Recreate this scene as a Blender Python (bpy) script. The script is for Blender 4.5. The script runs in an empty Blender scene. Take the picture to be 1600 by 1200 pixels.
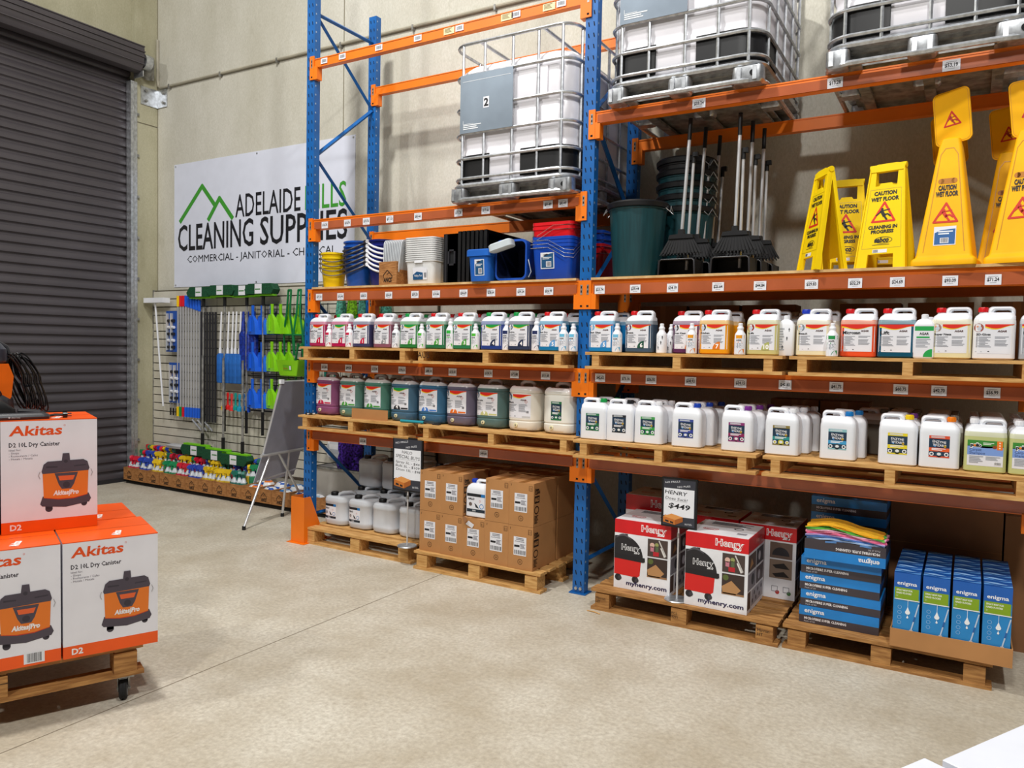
import bpy, bmesh, math, random
from math import pi, sin, cos, radians, sqrt, atan2
from mathutils import Matrix, Vector
random.seed(7)
SC = bpy.context.scene
COL = SC.collection

# ------------------------------------------------------------------ camera, world, lights, exposure
cam_d = bpy.data.cameras.new('camera'); cam = bpy.data.objects.new('camera', cam_d); COL.objects.link(cam)
cam_d.sensor_width = 36; cam_d.lens = 36 * 1192.2 / 1600; cam_d.clip_start = .05; cam_d.clip_end = 100
yaw, pitch, roll = radians(30.851), radians(2.502), radians(1.144)
fw = Vector((-sin(yaw)*cos(pitch), cos(yaw)*cos(pitch), -sin(pitch)))
rt = Vector((cos(yaw), sin(yaw), 0)); up = rt.cross(fw)
r2 = rt*cos(roll) + up*sin(roll); u2 = -rt*sin(roll) + up*cos(roll)
mw = Matrix((r2, u2, -fw)).transposed().to_4x4(); mw.translation = Vector((5.045, -4.858, 1.718))
cam.matrix_world = mw
SC.camera = cam
SC.view_settings.view_transform = 'Standard'; SC.view_settings.look = 'None'
SC.view_settings.gamma = 1; SC.view_settings.exposure = -0.32
SC.view_settings.use_curve_mapping = False

world = bpy.data.worlds.new('world'); SC.world = world; world.use_nodes = True
world.node_tree.nodes['Background'].inputs[0].default_value = (.80, .86, 1, 1)
world.node_tree.nodes['Background'].inputs[1].default_value = .04

def lamp(name, loc, power, size, aim=None, col=(1, .985, .95)):
    d = bpy.data.lights.new(name, 'AREA'); d.shape = 'DISK'; d.size = size; d.energy = power; d.color = col
    o = bpy.data.objects.new(name, d); COL.objects.link(o); o.location = loc
    if aim is None: aim = (loc[0], loc[1], 0)
    o.rotation_euler = (Vector(aim) - Vector(loc)).to_track_quat('-Z', 'Y').to_euler()
lamp('high_bay_or_fill_lamp', (1.3, -2.7, 8.0), 400, .45, (1.3, -.9, 0))
lamp('high_bay_or_fill_lamp', (6.4, -4.2, 8.0), 330, .45, (5.0, -.8, 0))
lamp('high_bay_or_fill_lamp', (-2.2, -7.5, 8.0), 240, .45, (-1.5, -3, 0))  # unseen fill lamp, added to brighten the left side
lamp('high_bay_or_fill_lamp', (4.5, -8.5, 8.0), 380, .8, (3.6, -.5, 0))  # added fill from out of view, lifts the shelf fronts

# ------------------------------------------------------------------ materials
def lin(c): return c/12.92 if c <= .04045 else ((c+.055)/1.055)**2.4
def rgb(h): return tuple(lin(int(h[i:i+2], 16)/255) for i in (0, 2, 4)) + (1,)
MATS = {}
def M(name, h=None, rough=.5, metal=0, var=.06, sc=6, trans=0, alpha=1, bump=0, bsc=60, stretch=None, h2=None, coat=0, spec=.5):
    if name in MATS: return MATS[name]
    m = bpy.data.materials.new(name); m.use_nodes = True; MATS[name] = m
    nt = m.node_tree; b = nt.nodes['Principled BSDF']
    c = rgb(h)
    b.inputs['Roughness'].default_value = rough; b.inputs['Metallic'].default_value = metal
    b.inputs['Specular IOR Level'].default_value = spec
    if coat: b.inputs['Coat Weight'].default_value = coat
    if trans: b.inputs['Transmission Weight'].default_value = trans
    if alpha < 1: b.inputs['Alpha'].default_value = alpha
    tc = nt.nodes.new('ShaderNodeTexCoord'); mp = nt.nodes.new('ShaderNodeMapping')
    nt.links.new(tc.outputs['Object'], mp.inputs[0])
    if stretch: mp.inputs['Scale'].default_value = stretch
    nz = nt.nodes.new('ShaderNodeTexNoise'); nz.inputs['Scale'].default_value = sc; nz.inputs['Detail'].default_value = 4
    nt.links.new(mp.outputs[0], nz.inputs[0])
    mx = nt.nodes.new('ShaderNodeMix'); mx.data_type = 'RGBA'
    c2 = rgb(h2) if h2 else tuple(min(1, x*(1-var*2)) for x in c[:3]) + (1,)
    mx.inputs[6].default_value = c2
    mx.inputs[7].default_value = c if h2 else tuple(min(1, x*(1+var)) for x in c[:3]) + (1,)
    rp = nt.nodes.new('ShaderNodeMapRange'); rp.inputs[1].default_value = .35; rp.inputs[2].default_value = .65
    nt.links.new(nz.outputs[0], rp.inputs[0]); nt.links.new(rp.outputs[0], mx.inputs[0]); nt.links.new(mx.outputs[2], b.inputs['Base Color'])
    if bump:
        n2 = nt.nodes.new('ShaderNodeTexNoise'); n2.inputs['Scale'].default_value = bsc; n2.inputs['Detail'].default_value = 5
        nt.links.new(mp.outputs[0], n2.inputs[0])
        bp = nt.nodes.new('ShaderNodeBump'); bp.inputs['Strength'].default_value = bump; bp.inputs['Distance'].default_value = .01
        nt.links.new(n2.outputs[0], bp.inputs['Height']); nt.links.new(bp.outputs[0], b.inputs['Normal'])
    return m
def ink(h): return M('ink_' + h, h, rough=.55, var=.02)

def concrete(name, h1, h2, h3, sc1, rough=.85, fine=90, vert=False, amt=.38):
    m = bpy.data.materials.new(name); m.use_nodes = True; nt = m.node_tree; b = nt.nodes['Principled BSDF']; MATS[name] = m
    b.inputs['Roughness'].default_value = rough
    tc = nt.nodes.new('ShaderNodeTexCoord'); mp = nt.nodes.new('ShaderNodeMapping'); nt.links.new(tc.outputs['Object'], mp.inputs[0])
    if vert: mp.inputs['Scale'].default_value = (1, 1, .45)
    def noise(s, d, lo, hi):
        n = nt.nodes.new('ShaderNodeTexNoise'); n.inputs['Scale'].default_value = s; n.inputs['Detail'].default_value = d; n.inputs['Roughness'].default_value = .65
        nt.links.new(mp.outputs[0], n.inputs[0]); r = nt.nodes.new('ShaderNodeMapRange'); r.inputs[1].default_value = lo; r.inputs[2].default_value = hi
        nt.links.new(n.outputs[0], r.inputs[0]); return r.outputs[0], n.outputs[0]
    a, _ = noise(sc1, 5, .35, .65); f, fr = noise(fine, 6, .3, .7); s, _ = noise(sc1*4.3, 6, .62, .74)
    def mix(fac, A, B):
        x = nt.nodes.new('ShaderNodeMix'); x.data_type = 'RGBA'; nt.links.new(fac, x.inputs[0])
        for i, v in ((6, A), (7, B)):
            if isinstance(v, tuple): x.inputs[i].default_value = v
            else: nt.links.new(v, x.inputs[i])
        return x.outputs[2]
    c = mix(a, rgb(h1), rgb(h2))
    fm = nt.nodes.new('ShaderNodeMath'); fm.operation = 'MULTIPLY'; fm.inputs[1].default_value = amt; nt.links.new(f, fm.inputs[0])
    c = mix(fm.outputs[0], c, rgb(h3))
    sm = nt.nodes.new('ShaderNodeMath'); sm.operation = 'MULTIPLY'; sm.inputs[1].default_value = .35; nt.links.new(s, sm.inputs[0])
    c = mix(sm.outputs[0], c, rgb(h3))
    nt.links.new(c, b.inputs['Base Color'])
    bp = nt.nodes.new('ShaderNodeBump'); bp.inputs['Strength'].default_value = .25; bp.inputs['Distance'].default_value = .004
    nt.links.new(fr, bp.inputs['Height']); nt.links.new(bp.outputs[0], b.inputs['Normal'])
    return m
concrete('wall_concrete', 'c8c4b6', 'dedbd1', '9a967f', .9, vert=True)
concrete('column_concrete', 'a9a488', 'c4c0a6', '8a8468', 1.6, vert=True)
concrete('floor_concrete', 'c2b7a2', 'e2dccd', '968a78', 1.5, rough=.55, fine=42, amt=.62)
M('steel_blue', '1060aa', .38, var=.08); M('beam_orange', 'f27a0c', .42, var=.05, sc=3); M('strip', 'b4603c', .22, var=.1, sc=3, coat=.3)
M('galv', 'c9ccd0', .38, .85, var=.12, sc=30); M('galv_dull', 'a7a6a2', .5, .7, var=.2, sc=18); M('dark_hole', '06080c', .9)
M('door_steel', '4c474b', .42, .1, var=.05, sc=2); M('wood', 'dcae6c', .75, var=.12, sc=9, stretch=(1, 8, 8), h2='b98648', bump=.15)
M('wood_dark', 'bd8a4e', .75, var=.1, sc=9, stretch=(1, 8, 8), h2='8e5f2e', bump=.15)
M('board', 'dcb884', .7, sc=14, h2='c49a60'); M('crate_wood', 'b8804a', .7, sc=7, stretch=(2, 8, 14), h2='8d5a2c')
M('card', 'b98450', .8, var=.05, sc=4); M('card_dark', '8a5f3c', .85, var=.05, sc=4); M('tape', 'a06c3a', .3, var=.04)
M('white', 'eef0f6', .4, var=.02); M('paper', 'e6e7ee', .6, var=.02); M('milky', 'e9ecf2', .3, var=.02); M('grey_plastic', 'b9babf', .45)
M('black', '0c0c0f', .45, var=.1); M('black_gloss', '101014', .25); M('charcoal', '26262b', .45); M('bristle', '111114', .8); M('rubber', '18181a', .8)
M('bin_green', '0f3c42', .45, var=.1, stretch=(20, 20, 1), sc=3); M('yellow', 'f2c90a', .35, var=.04); M('yellow_sign', 'f5d200', .6, var=.03, spec=.25)
M('amber_sign', 'fab800', .6, var=.04, spec=.25); M('alu', 'dcdde0', .3, .55); M('chrome', 'dfe2e6', .18, 1)
M('tank', 'eceaf0', .35, var=.03, sc=3); M('clear', 'e4e8ec', .15, alpha=.55); M('clear_tint', 'e6ecf2', .25, alpha=.85)

# ------------------------------------------------------------------ mesh builder
class MB:
    def __init__(s): s.v = []; s.f = []; s.m = []; s.mats = []; s.T = None
    def mi(s, mat):
        if isinstance(mat, str): mat = MATS[mat]
        if mat not in s.mats: s.mats.append(mat)
        return s.mats.index(mat)
    def add(s, vs, fs, mat):
        o = len(s.v); i = s.mi(mat) if not isinstance(mat, list) else None
        if s.T is not None: vs = [tuple(s.T @ Vector(p)) for p in vs]
        s.v += [tuple(p) for p in vs]
        for k, f in enumerate(fs):
            s.f.append(tuple(o + j for j in f)); s.m.append(i if i is not None else s.mi(mat[k]))
        return s
    def box(s, x0, x1, y0, y1, z0, z1, mat):
        vs = [(x, y, z) for z in (z0, z1) for y in (y0, y1) for x in (x0, x1)]
        return s.add(vs, [(0, 2, 3, 1), (4, 5, 7, 6), (0, 1, 5, 4), (2, 6, 7, 3), (0, 4, 6, 2), (1, 3, 7, 5)], mat)
    def loft(s, secs, mat, n=24, cap=(1, 1)):
        # sec = (z, hx, hy, r[, cx, cy]) rounded rectangles stacked in z
        vs = []; fs = []; ms = []
        for sec in secs:
            z, hx, hy, r = sec[:4]; cx, cy = (sec[4], sec[5]) if len(sec) > 4 else (0, 0); r = min(r, hx, hy); q = n//4
            for c, (sx, sy, a0) in enumerate(((1, 1, 0), (-1, 1, pi/2), (-1, -1, pi), (1, -1, 3*pi/2))):
                for k in range(q):
                    a = a0 + (pi/2)*k/(q-1)
                    vs.append((cx + sx*(hx-r) + r*cos(a), cy + sy*(hy-r) + r*sin(a), z))
        N = (n//4)*4
        for i in range(len(secs)-1):
            mm = mat((secs[i][0]+secs[i+1][0])/2) if callable(mat) else mat
            for k in range(N):
                a = i*N+k; b = i*N+(k+1) % N
                fs.append((a, b, b+N, a+N)); ms.append(mm)
        m0 = mat(secs[0][0]) if callable(mat) else mat; m1 = mat(secs[-1][0]) if callable(mat) else mat
        if cap[0]: fs.append(tuple(range(N-1, -1, -1))); ms.append(m0)
        if cap[1]: fs.append(tuple(range((len(secs)-1)*N, len(secs)*N))); ms.append(m1)
        return s.add(vs, fs, ms)
    def lathe(s, prof, mat, n=20, c=(0, 0)):
        vs = []; fs = []
        for r, z in prof:
            for k in range(n): a = 2*pi*k/n; vs.append((c[0]+r*cos(a), c[1]+r*sin(a), z))
        for i in range(len(prof)-1):
            for k in range(n): fs.append((i*n+k, i*n+(k+1) % n, (i+1)*n+(k+1) % n, (i+1)*n+k))
        if prof[0][0] > 1e-5: fs.append(tuple(range(n-1, -1, -1)))
        if prof[-1][0] > 1e-5: fs.append(tuple(range((len(prof)-1)*n, len(prof)*n)))
        return s.add(vs, fs, mat)
    def cyl(s, p0, p1, r, mat, n=12, r1=None): return s.tube([p0, p1], r, mat, n, r1=r1)
    def tube(s, pts, r, mat, n=8, closed=False, r1=None, flat=1):
        pts = [Vector(p) for p in pts]; L = len(pts); vs = []; fs = []
        d = [(pts[(i+1) % L]-pts[i-1]) if closed else (pts[min(i+1, L-1)]-pts[max(i-1, 0)]) for i in range(L)]
        ref = Vector((0, 0, 1)) if abs(d[0].normalized().z) < .9 else Vector((1, 0, 0))
        u = d[0].cross(ref).normalized()
        for i in range(L):
            t = d[i].normalized(); u = (u - t*u.dot(t)).normalized(); w = t.cross(u)
            rr = r if r1 is None else r + (r1-r)*i/(L-1)
            for k in range(n): a = 2*pi*k/n; vs.append(pts[i] + (u*cos(a) + w*sin(a)*flat)*rr)
        for i in range(L if closed else L-1):
            for k in range(n):
                j = (i+1) % L; fs.append((i*n+k, i*n+(k+1) % n, j*n+(k+1) % n, j*n+k))
        if not closed: fs += [tuple(range(n-1, -1, -1)), tuple(range((L-1)*n, L*n))]
        return s.add(vs, fs, mat)
    def prism(s, pts, y0, y1, mat):   # outline in x,z pushed through y
        n = len(pts); vs = [(x, y0, z) for x, z in pts] + [(x, y1, z) for x, z in pts]
        fs = [tuple(range(n)), tuple(range(2*n-1, n-1, -1))] + [(i, i+n, (i+1) % n + n, (i+1) % n) for i in range(n)]
        return s.add(vs, fs, mat)
    def slab(s, pts, z0, z1, mat):    # outline in x,y pushed through z
        n = len(pts); vs = [(x, y, z0) for x, y in pts] + [(x, y, z1) for x, y in pts]
        fs = [tuple(range(n-1, -1, -1)), tuple(range(n, 2*n))] + [(i, (i+1) % n, (i+1) % n + n, i+n) for i in range(n)]
        return s.add(vs, fs, mat)
    def ring(s, outer, inner, y0, y1, mat, rnd=True):   # loop with a hole, outlines in x,z of equal length
        n = len(outer); ym = (y0+y1)/2; h = (y1-y0)/2; vs = []; prof = []
        for t, q in (((0, 0), (.18, .8), (.5, 1), (.82, .8), (1, 0)) if rnd else ((0, 1), (1, 1))): prof.append((t, q))
        loop = [(t, q) for t, q in prof] + [(t, -q) for t, q in reversed(prof if not rnd else prof[1:-1])]
        for t, q in loop:
            for (ax, az), (bx, bz) in zip(outer, inner): vs.append((ax+(bx-ax)*t, ym - q*h, az+(bz-az)*t))
        fs = []; K = len(loop)
        for i in range(K):
            j = (i+1) % K
            for k in range(n): fs.append((i*n+k, i*n+(k+1) % n, j*n+(k+1) % n, j*n+k))
        return s.add(vs, fs, mat)
    def mesh(s, name, smooth=35):
        me = bpy.data.meshes.new(name); me.from_pydata(s.v, [], s.f)
        for m in s.mats: me.materials.append(m)
        me.polygons.foreach_set('material_index', s.m)
        bm = bmesh.new(); bm.from_mesh(me); bmesh.ops.recalc_face_normals(bm, faces=bm.faces); bm.to_mesh(me); bm.free()
        if smooth:
            me.polygons.foreach_set('use_smooth', [True]*len(me.polygons)); me.set_sharp_from_angle(angle=radians(smooth))
        return me

MC = {}
def thing(name, label, cat, loc=(0, 0, 0), rz=0, group=None, rot=None):
    o = bpy.data.objects.new(name, None); o.empty_display_size = .05; COL.objects.link(o)
    o.location = loc; o.rotation_euler = rot if rot else (0, 0, rz); o['label'] = label; o['category'] = cat
    if group: o['group'] = group
    return o
def part(name, parent, fn, key=None, label=None, loc=None, smooth=35, rot=None):
    if key is not None and key in MC: me = MC[key]
    else:
        mb = MB(); r = fn(mb); me = (r if isinstance(r, MB) else mb).mesh(name, smooth)
        if key is not None: MC[key] = me
    o = bpy.data.objects.new(name, me); COL.objects.link(o)
    if parent is not None: o.parent = parent
    if loc: o.location = loc
    if rot: o.rotation_euler = rot
    if label: o['label'] = label
    return o
def solo(name, label, cat, fn, loc=(0, 0, 0), rz=0, group=None, key=None, rot=None, smooth=35):
    o = part(name, None, fn, key, None, loc, smooth, rot if rot else (0, 0, rz)); o['label'] = label; o['category'] = cat
    if group: o['group'] = group
    return o
def struct(name, fn, smooth=35):
    o = part(name, None, fn, smooth=smooth); o['kind'] = 'structure'; return o

# ------------------------------------------------------------------ flat printing (labels, lettering)
TX = {}
def tmesh(t, bold=0):
    k = (t, bold)
    if k not in TX:
        c = bpy.data.curves.new('t', 'FONT'); c.body = t; c.resolution_u = 2 if len(t) < 18 else 1; c.offset = bold
        o = bpy.data.objects.new('t', c); me = bpy.data.meshes.new_from_object(o)
        vs = [(v.co.x, v.co.y) for v in me.vertices]; fs = [tuple(p.vertices) for p in me.polygons]
        bpy.data.objects.remove(o); bpy.data.meshes.remove(me); bpy.data.curves.remove(c)
        x0 = min(v[0] for v in vs); x1 = max(v[0] for v in vs); TX[k] = ([(x-x0, y) for x, y in vs], fs, x1-x0)
    return TX[k]
class Print:
    """shapes laid on a surface facing -y; x to the right, z up, y set by layer; warp(x, z) gives the surface's own y"""
    def __init__(s, mb, warp=None, y=0, f=None, th=.0005): s.mb = mb; s.w = warp; s.y = y; s.f = f; s.th = th
    def P(s, x, z, l):
        y = s.y - l*s.th + (s.w(x, z) if s.w else 0)
        return s.f(x, y, z) if s.f else (x, y, z)
    def poly(s, pts, mat, l=1): s.mb.add([s.P(x, z, l) for x, z in pts], [tuple(range(len(pts)))], mat)
    def rect(s, x0, z0, x1, z1, mat, l=1):
        if s.w:
            n = max(1, int(abs(x1-x0)/.015)); 
            vs = [s.P(x0+(x1-x0)*i/n, z, l) for z in (z0, z1) for i in range(n+1)]
            s.mb.add(vs, [(i, i+1, n+2+i, n+1+i) for i in range(n)], mat)
        else: s.poly([(x0, z0), (x1, z0), (x1, z1), (x0, z1)], mat, l)
    def disc(s, x, z, r, mat, l=1, a0=0, a1=360, n=16, rz=None):
        rz = rz or r; pts = [(x + r*cos(radians(a0+(a1-a0)*i/n)), z + rz*sin(radians(a0+(a1-a0)*i/n))) for i in range(n + (a1-a0 < 360))]
        if a1-a0 < 360: pts.append((x, z))
        s.poly(pts, mat, l)
    def hoop(s, x, z, r, w, mat, l=1, n=20, rz=None):
        rz = rz or r
        for i in range(n):
            a, b = 2*pi*i/n, 2*pi*(i+1)/n
            s.poly([(x+r*cos(a), z+rz*sin(a)), (x+r*cos(b), z+rz*sin(b)), (x+(r-w)*cos(b), z+(rz-w)*sin(b)), (x+(r-w)*cos(a), z+(rz-w)*sin(a))], mat, l)
    def text(s, t, x, z, h, mat, l=2, al='l', w=None, bold=0, sx=1, slope=0, rot=0, skew=0):
        vs, fs, W = tmesh(t, bold); k = h/.70; kx = (w/W) if w else k*sx
        off = {'l': 0, 'c': -W*kx/2, 'r': -W*kx}[al]; c, sn = cos(rot), sin(rot); out = []
        for a, b in vs:
            a, b = a*kx+off + skew*b*k, b*k; out.append(s.P(x + a*c - b*sn, z + a*sn + b*c + slope*a, l))
        s.mb.add(out, fs, mat)
    def lines(s, x0, z0, x1, z1, n, mat, l=2, seed=1):
        rnd = random.Random(seed); st = (z1-z0)/n
        for i in range(n):
            if rnd.random() < .08: continue
            s.rect(x0, z1-st*(i+1)+st*.45, x0+(x1-x0)*rnd.uniform(.6, 1), z1-st*i, mat, l)
    def stroke(s, pts, w, mat, l=2):
        for (ax, az), (bx, bz) in zip(pts, pts[1:]):
            l += .07; d = sqrt((bx-ax)**2+(bz-az)**2) or 1; nx, nz = -(bz-az)/d*w/2, (bx-ax)/d*w/2; ex, ez = (bx-ax)/d*w*.3, (bz-az)/d*w*.3
            s.poly([(ax+nx-ex, az+nz-ez), (ax-nx-ex, az-nz-ez), (bx-nx+ex, bz-nz+ez), (bx+nx+ex, bz+nz+ez)], mat, l)
    def barcode(s, x0, z0, x1, z1, l=2, seed=3):
        rnd = random.Random(seed); x = x0
        while x < x1:
            w = rnd.uniform(.02, .06)*(x1-x0); s.rect(x, z0, min(x+w, x1), z1, ink('1a1a1e'), l); x += w + rnd.uniform(.03, .06)*(x1-x0)
    def band(s, x0, x1, z0, fn0, fn1, mat, l=2, n=14):
        for i in range(n):
            a = x0+(x1-x0)*i/n; b = x0+(x1-x0)*(i+1)/n; ta, tb = i/n, (i+1)/n
            s.poly([(a, z0+fn0(ta)), (b, z0+fn0(tb)), (b, z0+fn1(tb)), (a, z0+fn1(ta))], mat, l)
ORD = ['first', 'second', 'third', 'fourth', 'fifth', 'sixth', 'seventh', 'eighth', 'ninth', 'tenth', 'eleventh', 'twelfth', 'thirteenth', 'fourteenth']

# ================================================================== the setting
WX, WY = -3.86, 1.17
struct('floor', lambda b: b.box(-6, 10, -12, WY, -.1, 0, 'floor_concrete') and b.box(1.648, 1.654, -12, WY-.02, -.001, .0006, M('joint', '7d7260', .9)))
def rear_wall(b):
    b.box(WX-.2, 10, WY, WY+.2, 0, 8.5, 'wall_concrete')
    b.box(-.686, -.672, WY-.0006, WY, 2.4, 8.5, M('sealant', '8c8674', .8)); b.box(WX+.04, WX+.052, WY-.0006, WY, 0, 8.5, M('sealant'))
struct('wall_rear', rear_wall)
def left_wall(b):
    b.box(WX-.2, WX+.04, .865, WY, 0, 4.42, 'column_concrete'); b.box(WX-.2, WX+.04, .865, WY, 4.435, 8.5, 'column_concrete')
    b.box(WX-.2, WX+.032, .865, WY, 4.42, 4.435, M('sealant')); b.box(WX-.2, WX-.07, -12, .865, 5.06, 8.5, 'column_concrete'); b.box(WX-.07, WX-.02, -12, .865, 5.20, 8.5, 'column_concrete')
struct('wall_left', left_wall)
def slats(b):
    p = .11; vs = []; fs = []; prof = []
    z = 0.02
    while z < 5.15:
        prof += [(0, z), (.004, z+.012), (.022, z+.022), (.022, z+.080), (.004, z+.092), (0, z+.10)]; z += p
    n = len(prof)
    for y in (-9, .86): vs += [(WX-.06+dx, y, zz) for dx, zz in prof]
    fs = [(i, i+1, n+i+1, n+i) for i in range(n-1)]
    b.add(vs, fs, 'door_steel'); b.box(WX-.075, WX-.02, -9, .86, .0, .05, M('door_rubber', '242226', .7))
door = struct('door_1', slats, smooth=60)
def hood(b):
    prof = [(-.03, .0), (.03, -.07), (.12, -.10), (.21, -.085), (.26, -.02), (.28, .10), (.27, .20), (.16, .24), (-.02, .24)]
    n = len(prof); vs = []
    for y in (-9, .84): vs += [(WX+.0+x, y, 5.08+z) for x, z in prof]
    b.add(vs, [(i, (i+1) % n, n+(i+1) % n, n+i) for i in range(n)] + [tuple(range(n)), tuple(range(2*n-1, n-1, -1))], 'door_steel')
    for z, xx in ((5.06, .262), (5.14, .275), (5.20, .280), (5.265, .268)): b.box(WX+.22, WX+xx+.014, -9, .842, z, z+.012, 'door_steel')
part('roll_hood', door, hood, label='dark steel drum hood above the roller door')
def guide(b):
    b.box(WX-.03, WX+.062, .800, .882, 0, 4.90, 'galv'); b.box(WX+.062, WX+.066, .832, .838, 0, 4.90, 'galv_dull')
    for i in range(9): b.box(WX+.04, WX+.07, .885, .905, .5+i*.5, .53+i*.5, 'galv_dull')
part('guide_rail', door, guide, label='galvanised side guide of the roller door')
def brk(b):
    b.box(WX+.04, WX+.075, .86, 1.1, 4.98, 5.26, 'galv_dull'); b.tube([(WX+.2, .86, 5.12), (WX+.2, .95, 5.12)], .09, 'galv', 16)
    b.box(WX+.06, WX+.24, .84, .852, 4.93, 5.0, 'galv'); b.tube([(WX+.2, .95, 5.12), (WX+.06, 1.02, 5.0)], .06, 'galv_dull', 12)
part('drum_bracket', door, brk)
def corner_bracket(b):
    b.box(WX+.04, WX+.052, .94, WY-.001, 4.66, 4.88, 'galv'); b.box(WX+.04, WX+.24, WY-.013, WY-.001, 4.66, 4.88, 'galv')
    for z in (4.71, 4.83):
        b.cyl((WX+.05, 1.0, z), (WX+.075, 1.0, z), .018, 'galv_dull', 6); b.cyl((WX+.18, WY-.035, z), (WX+.18, WY-.01, z), .018, 'galv_dull', 6)
solo('corner_bracket', 'bolted galvanised angle bracket in the wall corner above the roller door rail', 'bracket', corner_bracket)
def conduit(b):
    b.tube([(WX+.07, WY-.02, 5.5), (WX+.07, WY-.02, 5.0), (WX+.085, WY-.02, 4.93), (WX+.13, WY-.02, 4.90), (6.0, WY-.02, 4.83)], .016, M('conduit', 'b4ae9c', .5), 8)
    for i in range(9): x = WX+.3+i*.95; b.box(x, x+.02, WY-.04, WY-.001, 4.865-i*.008-.0, 4.915-i*.008, 'galv_dull')
solo('conduit', 'thin grey electrical conduit running along the rear concrete wall', 'conduit', conduit)

# ---- company sign on the rear wall
def sign_sheet(b): b.box(-3.477, -.503, WY-.006, WY-.001, 2.42, 3.925, M('banner', 'dfe3f2', .5, var=.015))
sg = thing('wall_sign', 'large white company sign on the concrete wall with green mountain logo and black lettering', 'sign', (-2, WY, 2.42))
o = part('sheet', sg, sign_sheet, loc=(2, -WY, -2.42))
def sign_print(b, k):
    p = Print(b, y=WY-.0065, th=.001); K = ink('15151c'); G = ink('3f9a2f')
    if k == 0: p.stroke([(-3.357, 3.226), (-2.946, 3.62), (-2.70, 3.361)], .055, G, 1)
    if k == 1: p.stroke([(-2.827, 3.215), (-2.631, 3.45), (-2.404, 3.205)], .055, G, 1)
    if k == 2: p.text('ADELAIDE', -2.35, 3.205, .262, K, w=1.06, bold=.006)
    if k == 3: p.text('HILLS', -1.22, 3.205, .262, G, w=.60, bold=.006)
    if k == 4: p.text('CLEANING', -3.40, 2.868, .310, K, w=1.36, bold=.012)
    if k == 5: p.text('SUPPLIES', -1.93, 2.868, .310, K, w=1.33, bold=.012)
    if k == 6: p.text('COMMERCIAL - JANITORIAL - CHEMICAL', -3.22, 2.715, .085, K, w=2.46)
    if k == 7:
        for x in (-3.45, -1.99, -.53):
            for z in (2.445, 3.90): p.disc(x, z, .012, M('galv'), 1)
for k, (nm, lb_) in enumerate((('mountain_outline', 'larger green mountain outline'), ('mountain_outline', 'smaller green mountain outline'), ('lettering', 'black word ADELAIDE'), ('lettering', 'green word HILLS'), ('lettering', 'black word CLEANING'), ('lettering', 'black word SUPPLIES'), ('tagline', 'thin black tagline'), ('fixing_screws', None))):
    part(nm, sg, lambda b: sign_print(b, k), loc=(2, -WY, -2.42), label=lb_)

# ---- slat wall panel
def slatwall(b):
    x0, x1 = -3.81, .62; yb = WY-.001; yf = 1.11; z = .28
    b.box(x0, x1, 1.125, yb, .28, 2.385, M('slat_back', '55503f', .8))
    while z < 2.38:
        b.box(x0, x1, yf, 1.125, z, min(z+.088, 2.385), M('slat_face', 'c9c4b6', .55, var=.04)); z += .10
    b.box(x0-.03, x0, 1.10, yb, .28, 2.39, 'galv_dull')
    for x in (-2.6, -1.4, -.2): b.box(x-.002, x+.002, yf-.001, yf, .28, 2.385, M('slat_back'))
solo('slatwall_panel', 'pale grooved slatwall display panel fixed below the white company sign', 'slatwall', slatwall)

# ================================================================== pallet racking
def upright(b, z1, y0, y1, face):
    # lipped steel post; slots on the face side, round holes on the flanks
    b.box(0, .09, y0, y1, 0, z1, 'steel_blue')
    z = .06
    while z < z1-.03:
        yy = y0-.0008 if face < 0 else y1
        for x in (.022, .062): b.add([(x-.004+.006, yy, z), (x+.004+.006, yy, z), (x+.004, yy, z+.03), (x-.004, yy, z+.03)], [(0, 1, 2, 3)], 'dark_hole')
        for yc in (y0+.018,): b.box(-.0006, .0906, yc-.005, yc+.005, z+.012, z+.026, M('hole_grey', '9fb4c8', .6))
        z += .0765
    b.box(.03, .06, (y1 if face < 0 else y0)-.001, (y1 if face < 0 else y0)+.001, 0, z1, 'dark_hole')
def frame(x, z1f, z1r, label):
    t = thing('upright_frame', label, 'rack frame', (x, 0, 0), group='blue upright frames of the pallet racking')
    part('front_post', t, lambda b: upright(b, z1f, 0, .068, -1), ('fp', z1f)); part('rear_post', t, lambda b: upright(b, z1r, .79, .858, -1), ('rp', z1r))
    zs = [5.2, 4.6, 3.98, 3.38, 2.74, 2.14, 1.52, .92, .28]
    for i in range(1, len(zs)-1):
        if zs[i] > z1r: continue
        ya, yb = (.07, .79) if i % 2 else (.79, .07)
        part('brace', t, lambda b: b.tube([(.045, ya, zs[i]), (.045, yb, zs[i+1]+.02)], .019, 'steel_blue', 4), ('br', i))
    for z in (4.62, .22): part('cross_bar', t, lambda b: b.tube([(.045, .07, z), (.045, .79, z)], .018, 'steel_blue', 4), ('cb', z))
    for y in (.03, .82): part('base_plate', t, lambda b: b.box(-.02, .11, y-.05, y+.06, 0, .008, 'steel_blue') and b.cyl((.03, y-.042, .04), (.03, y-.02, .04), .012, 'galv', 6) and b.cyl((.065, y-.042, .04), (.065, y-.02, .04), .012, 'galv', 6), ('bp', y))
    return t
frame(0, 5.6, 4.87, 'blue slotted upright frame at the left end of the racking, behind the orange post guard')
frame(2.68, 5.6, 4.95, 'blue slotted upright frame in the middle of the racking, shared by both bays')

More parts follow.
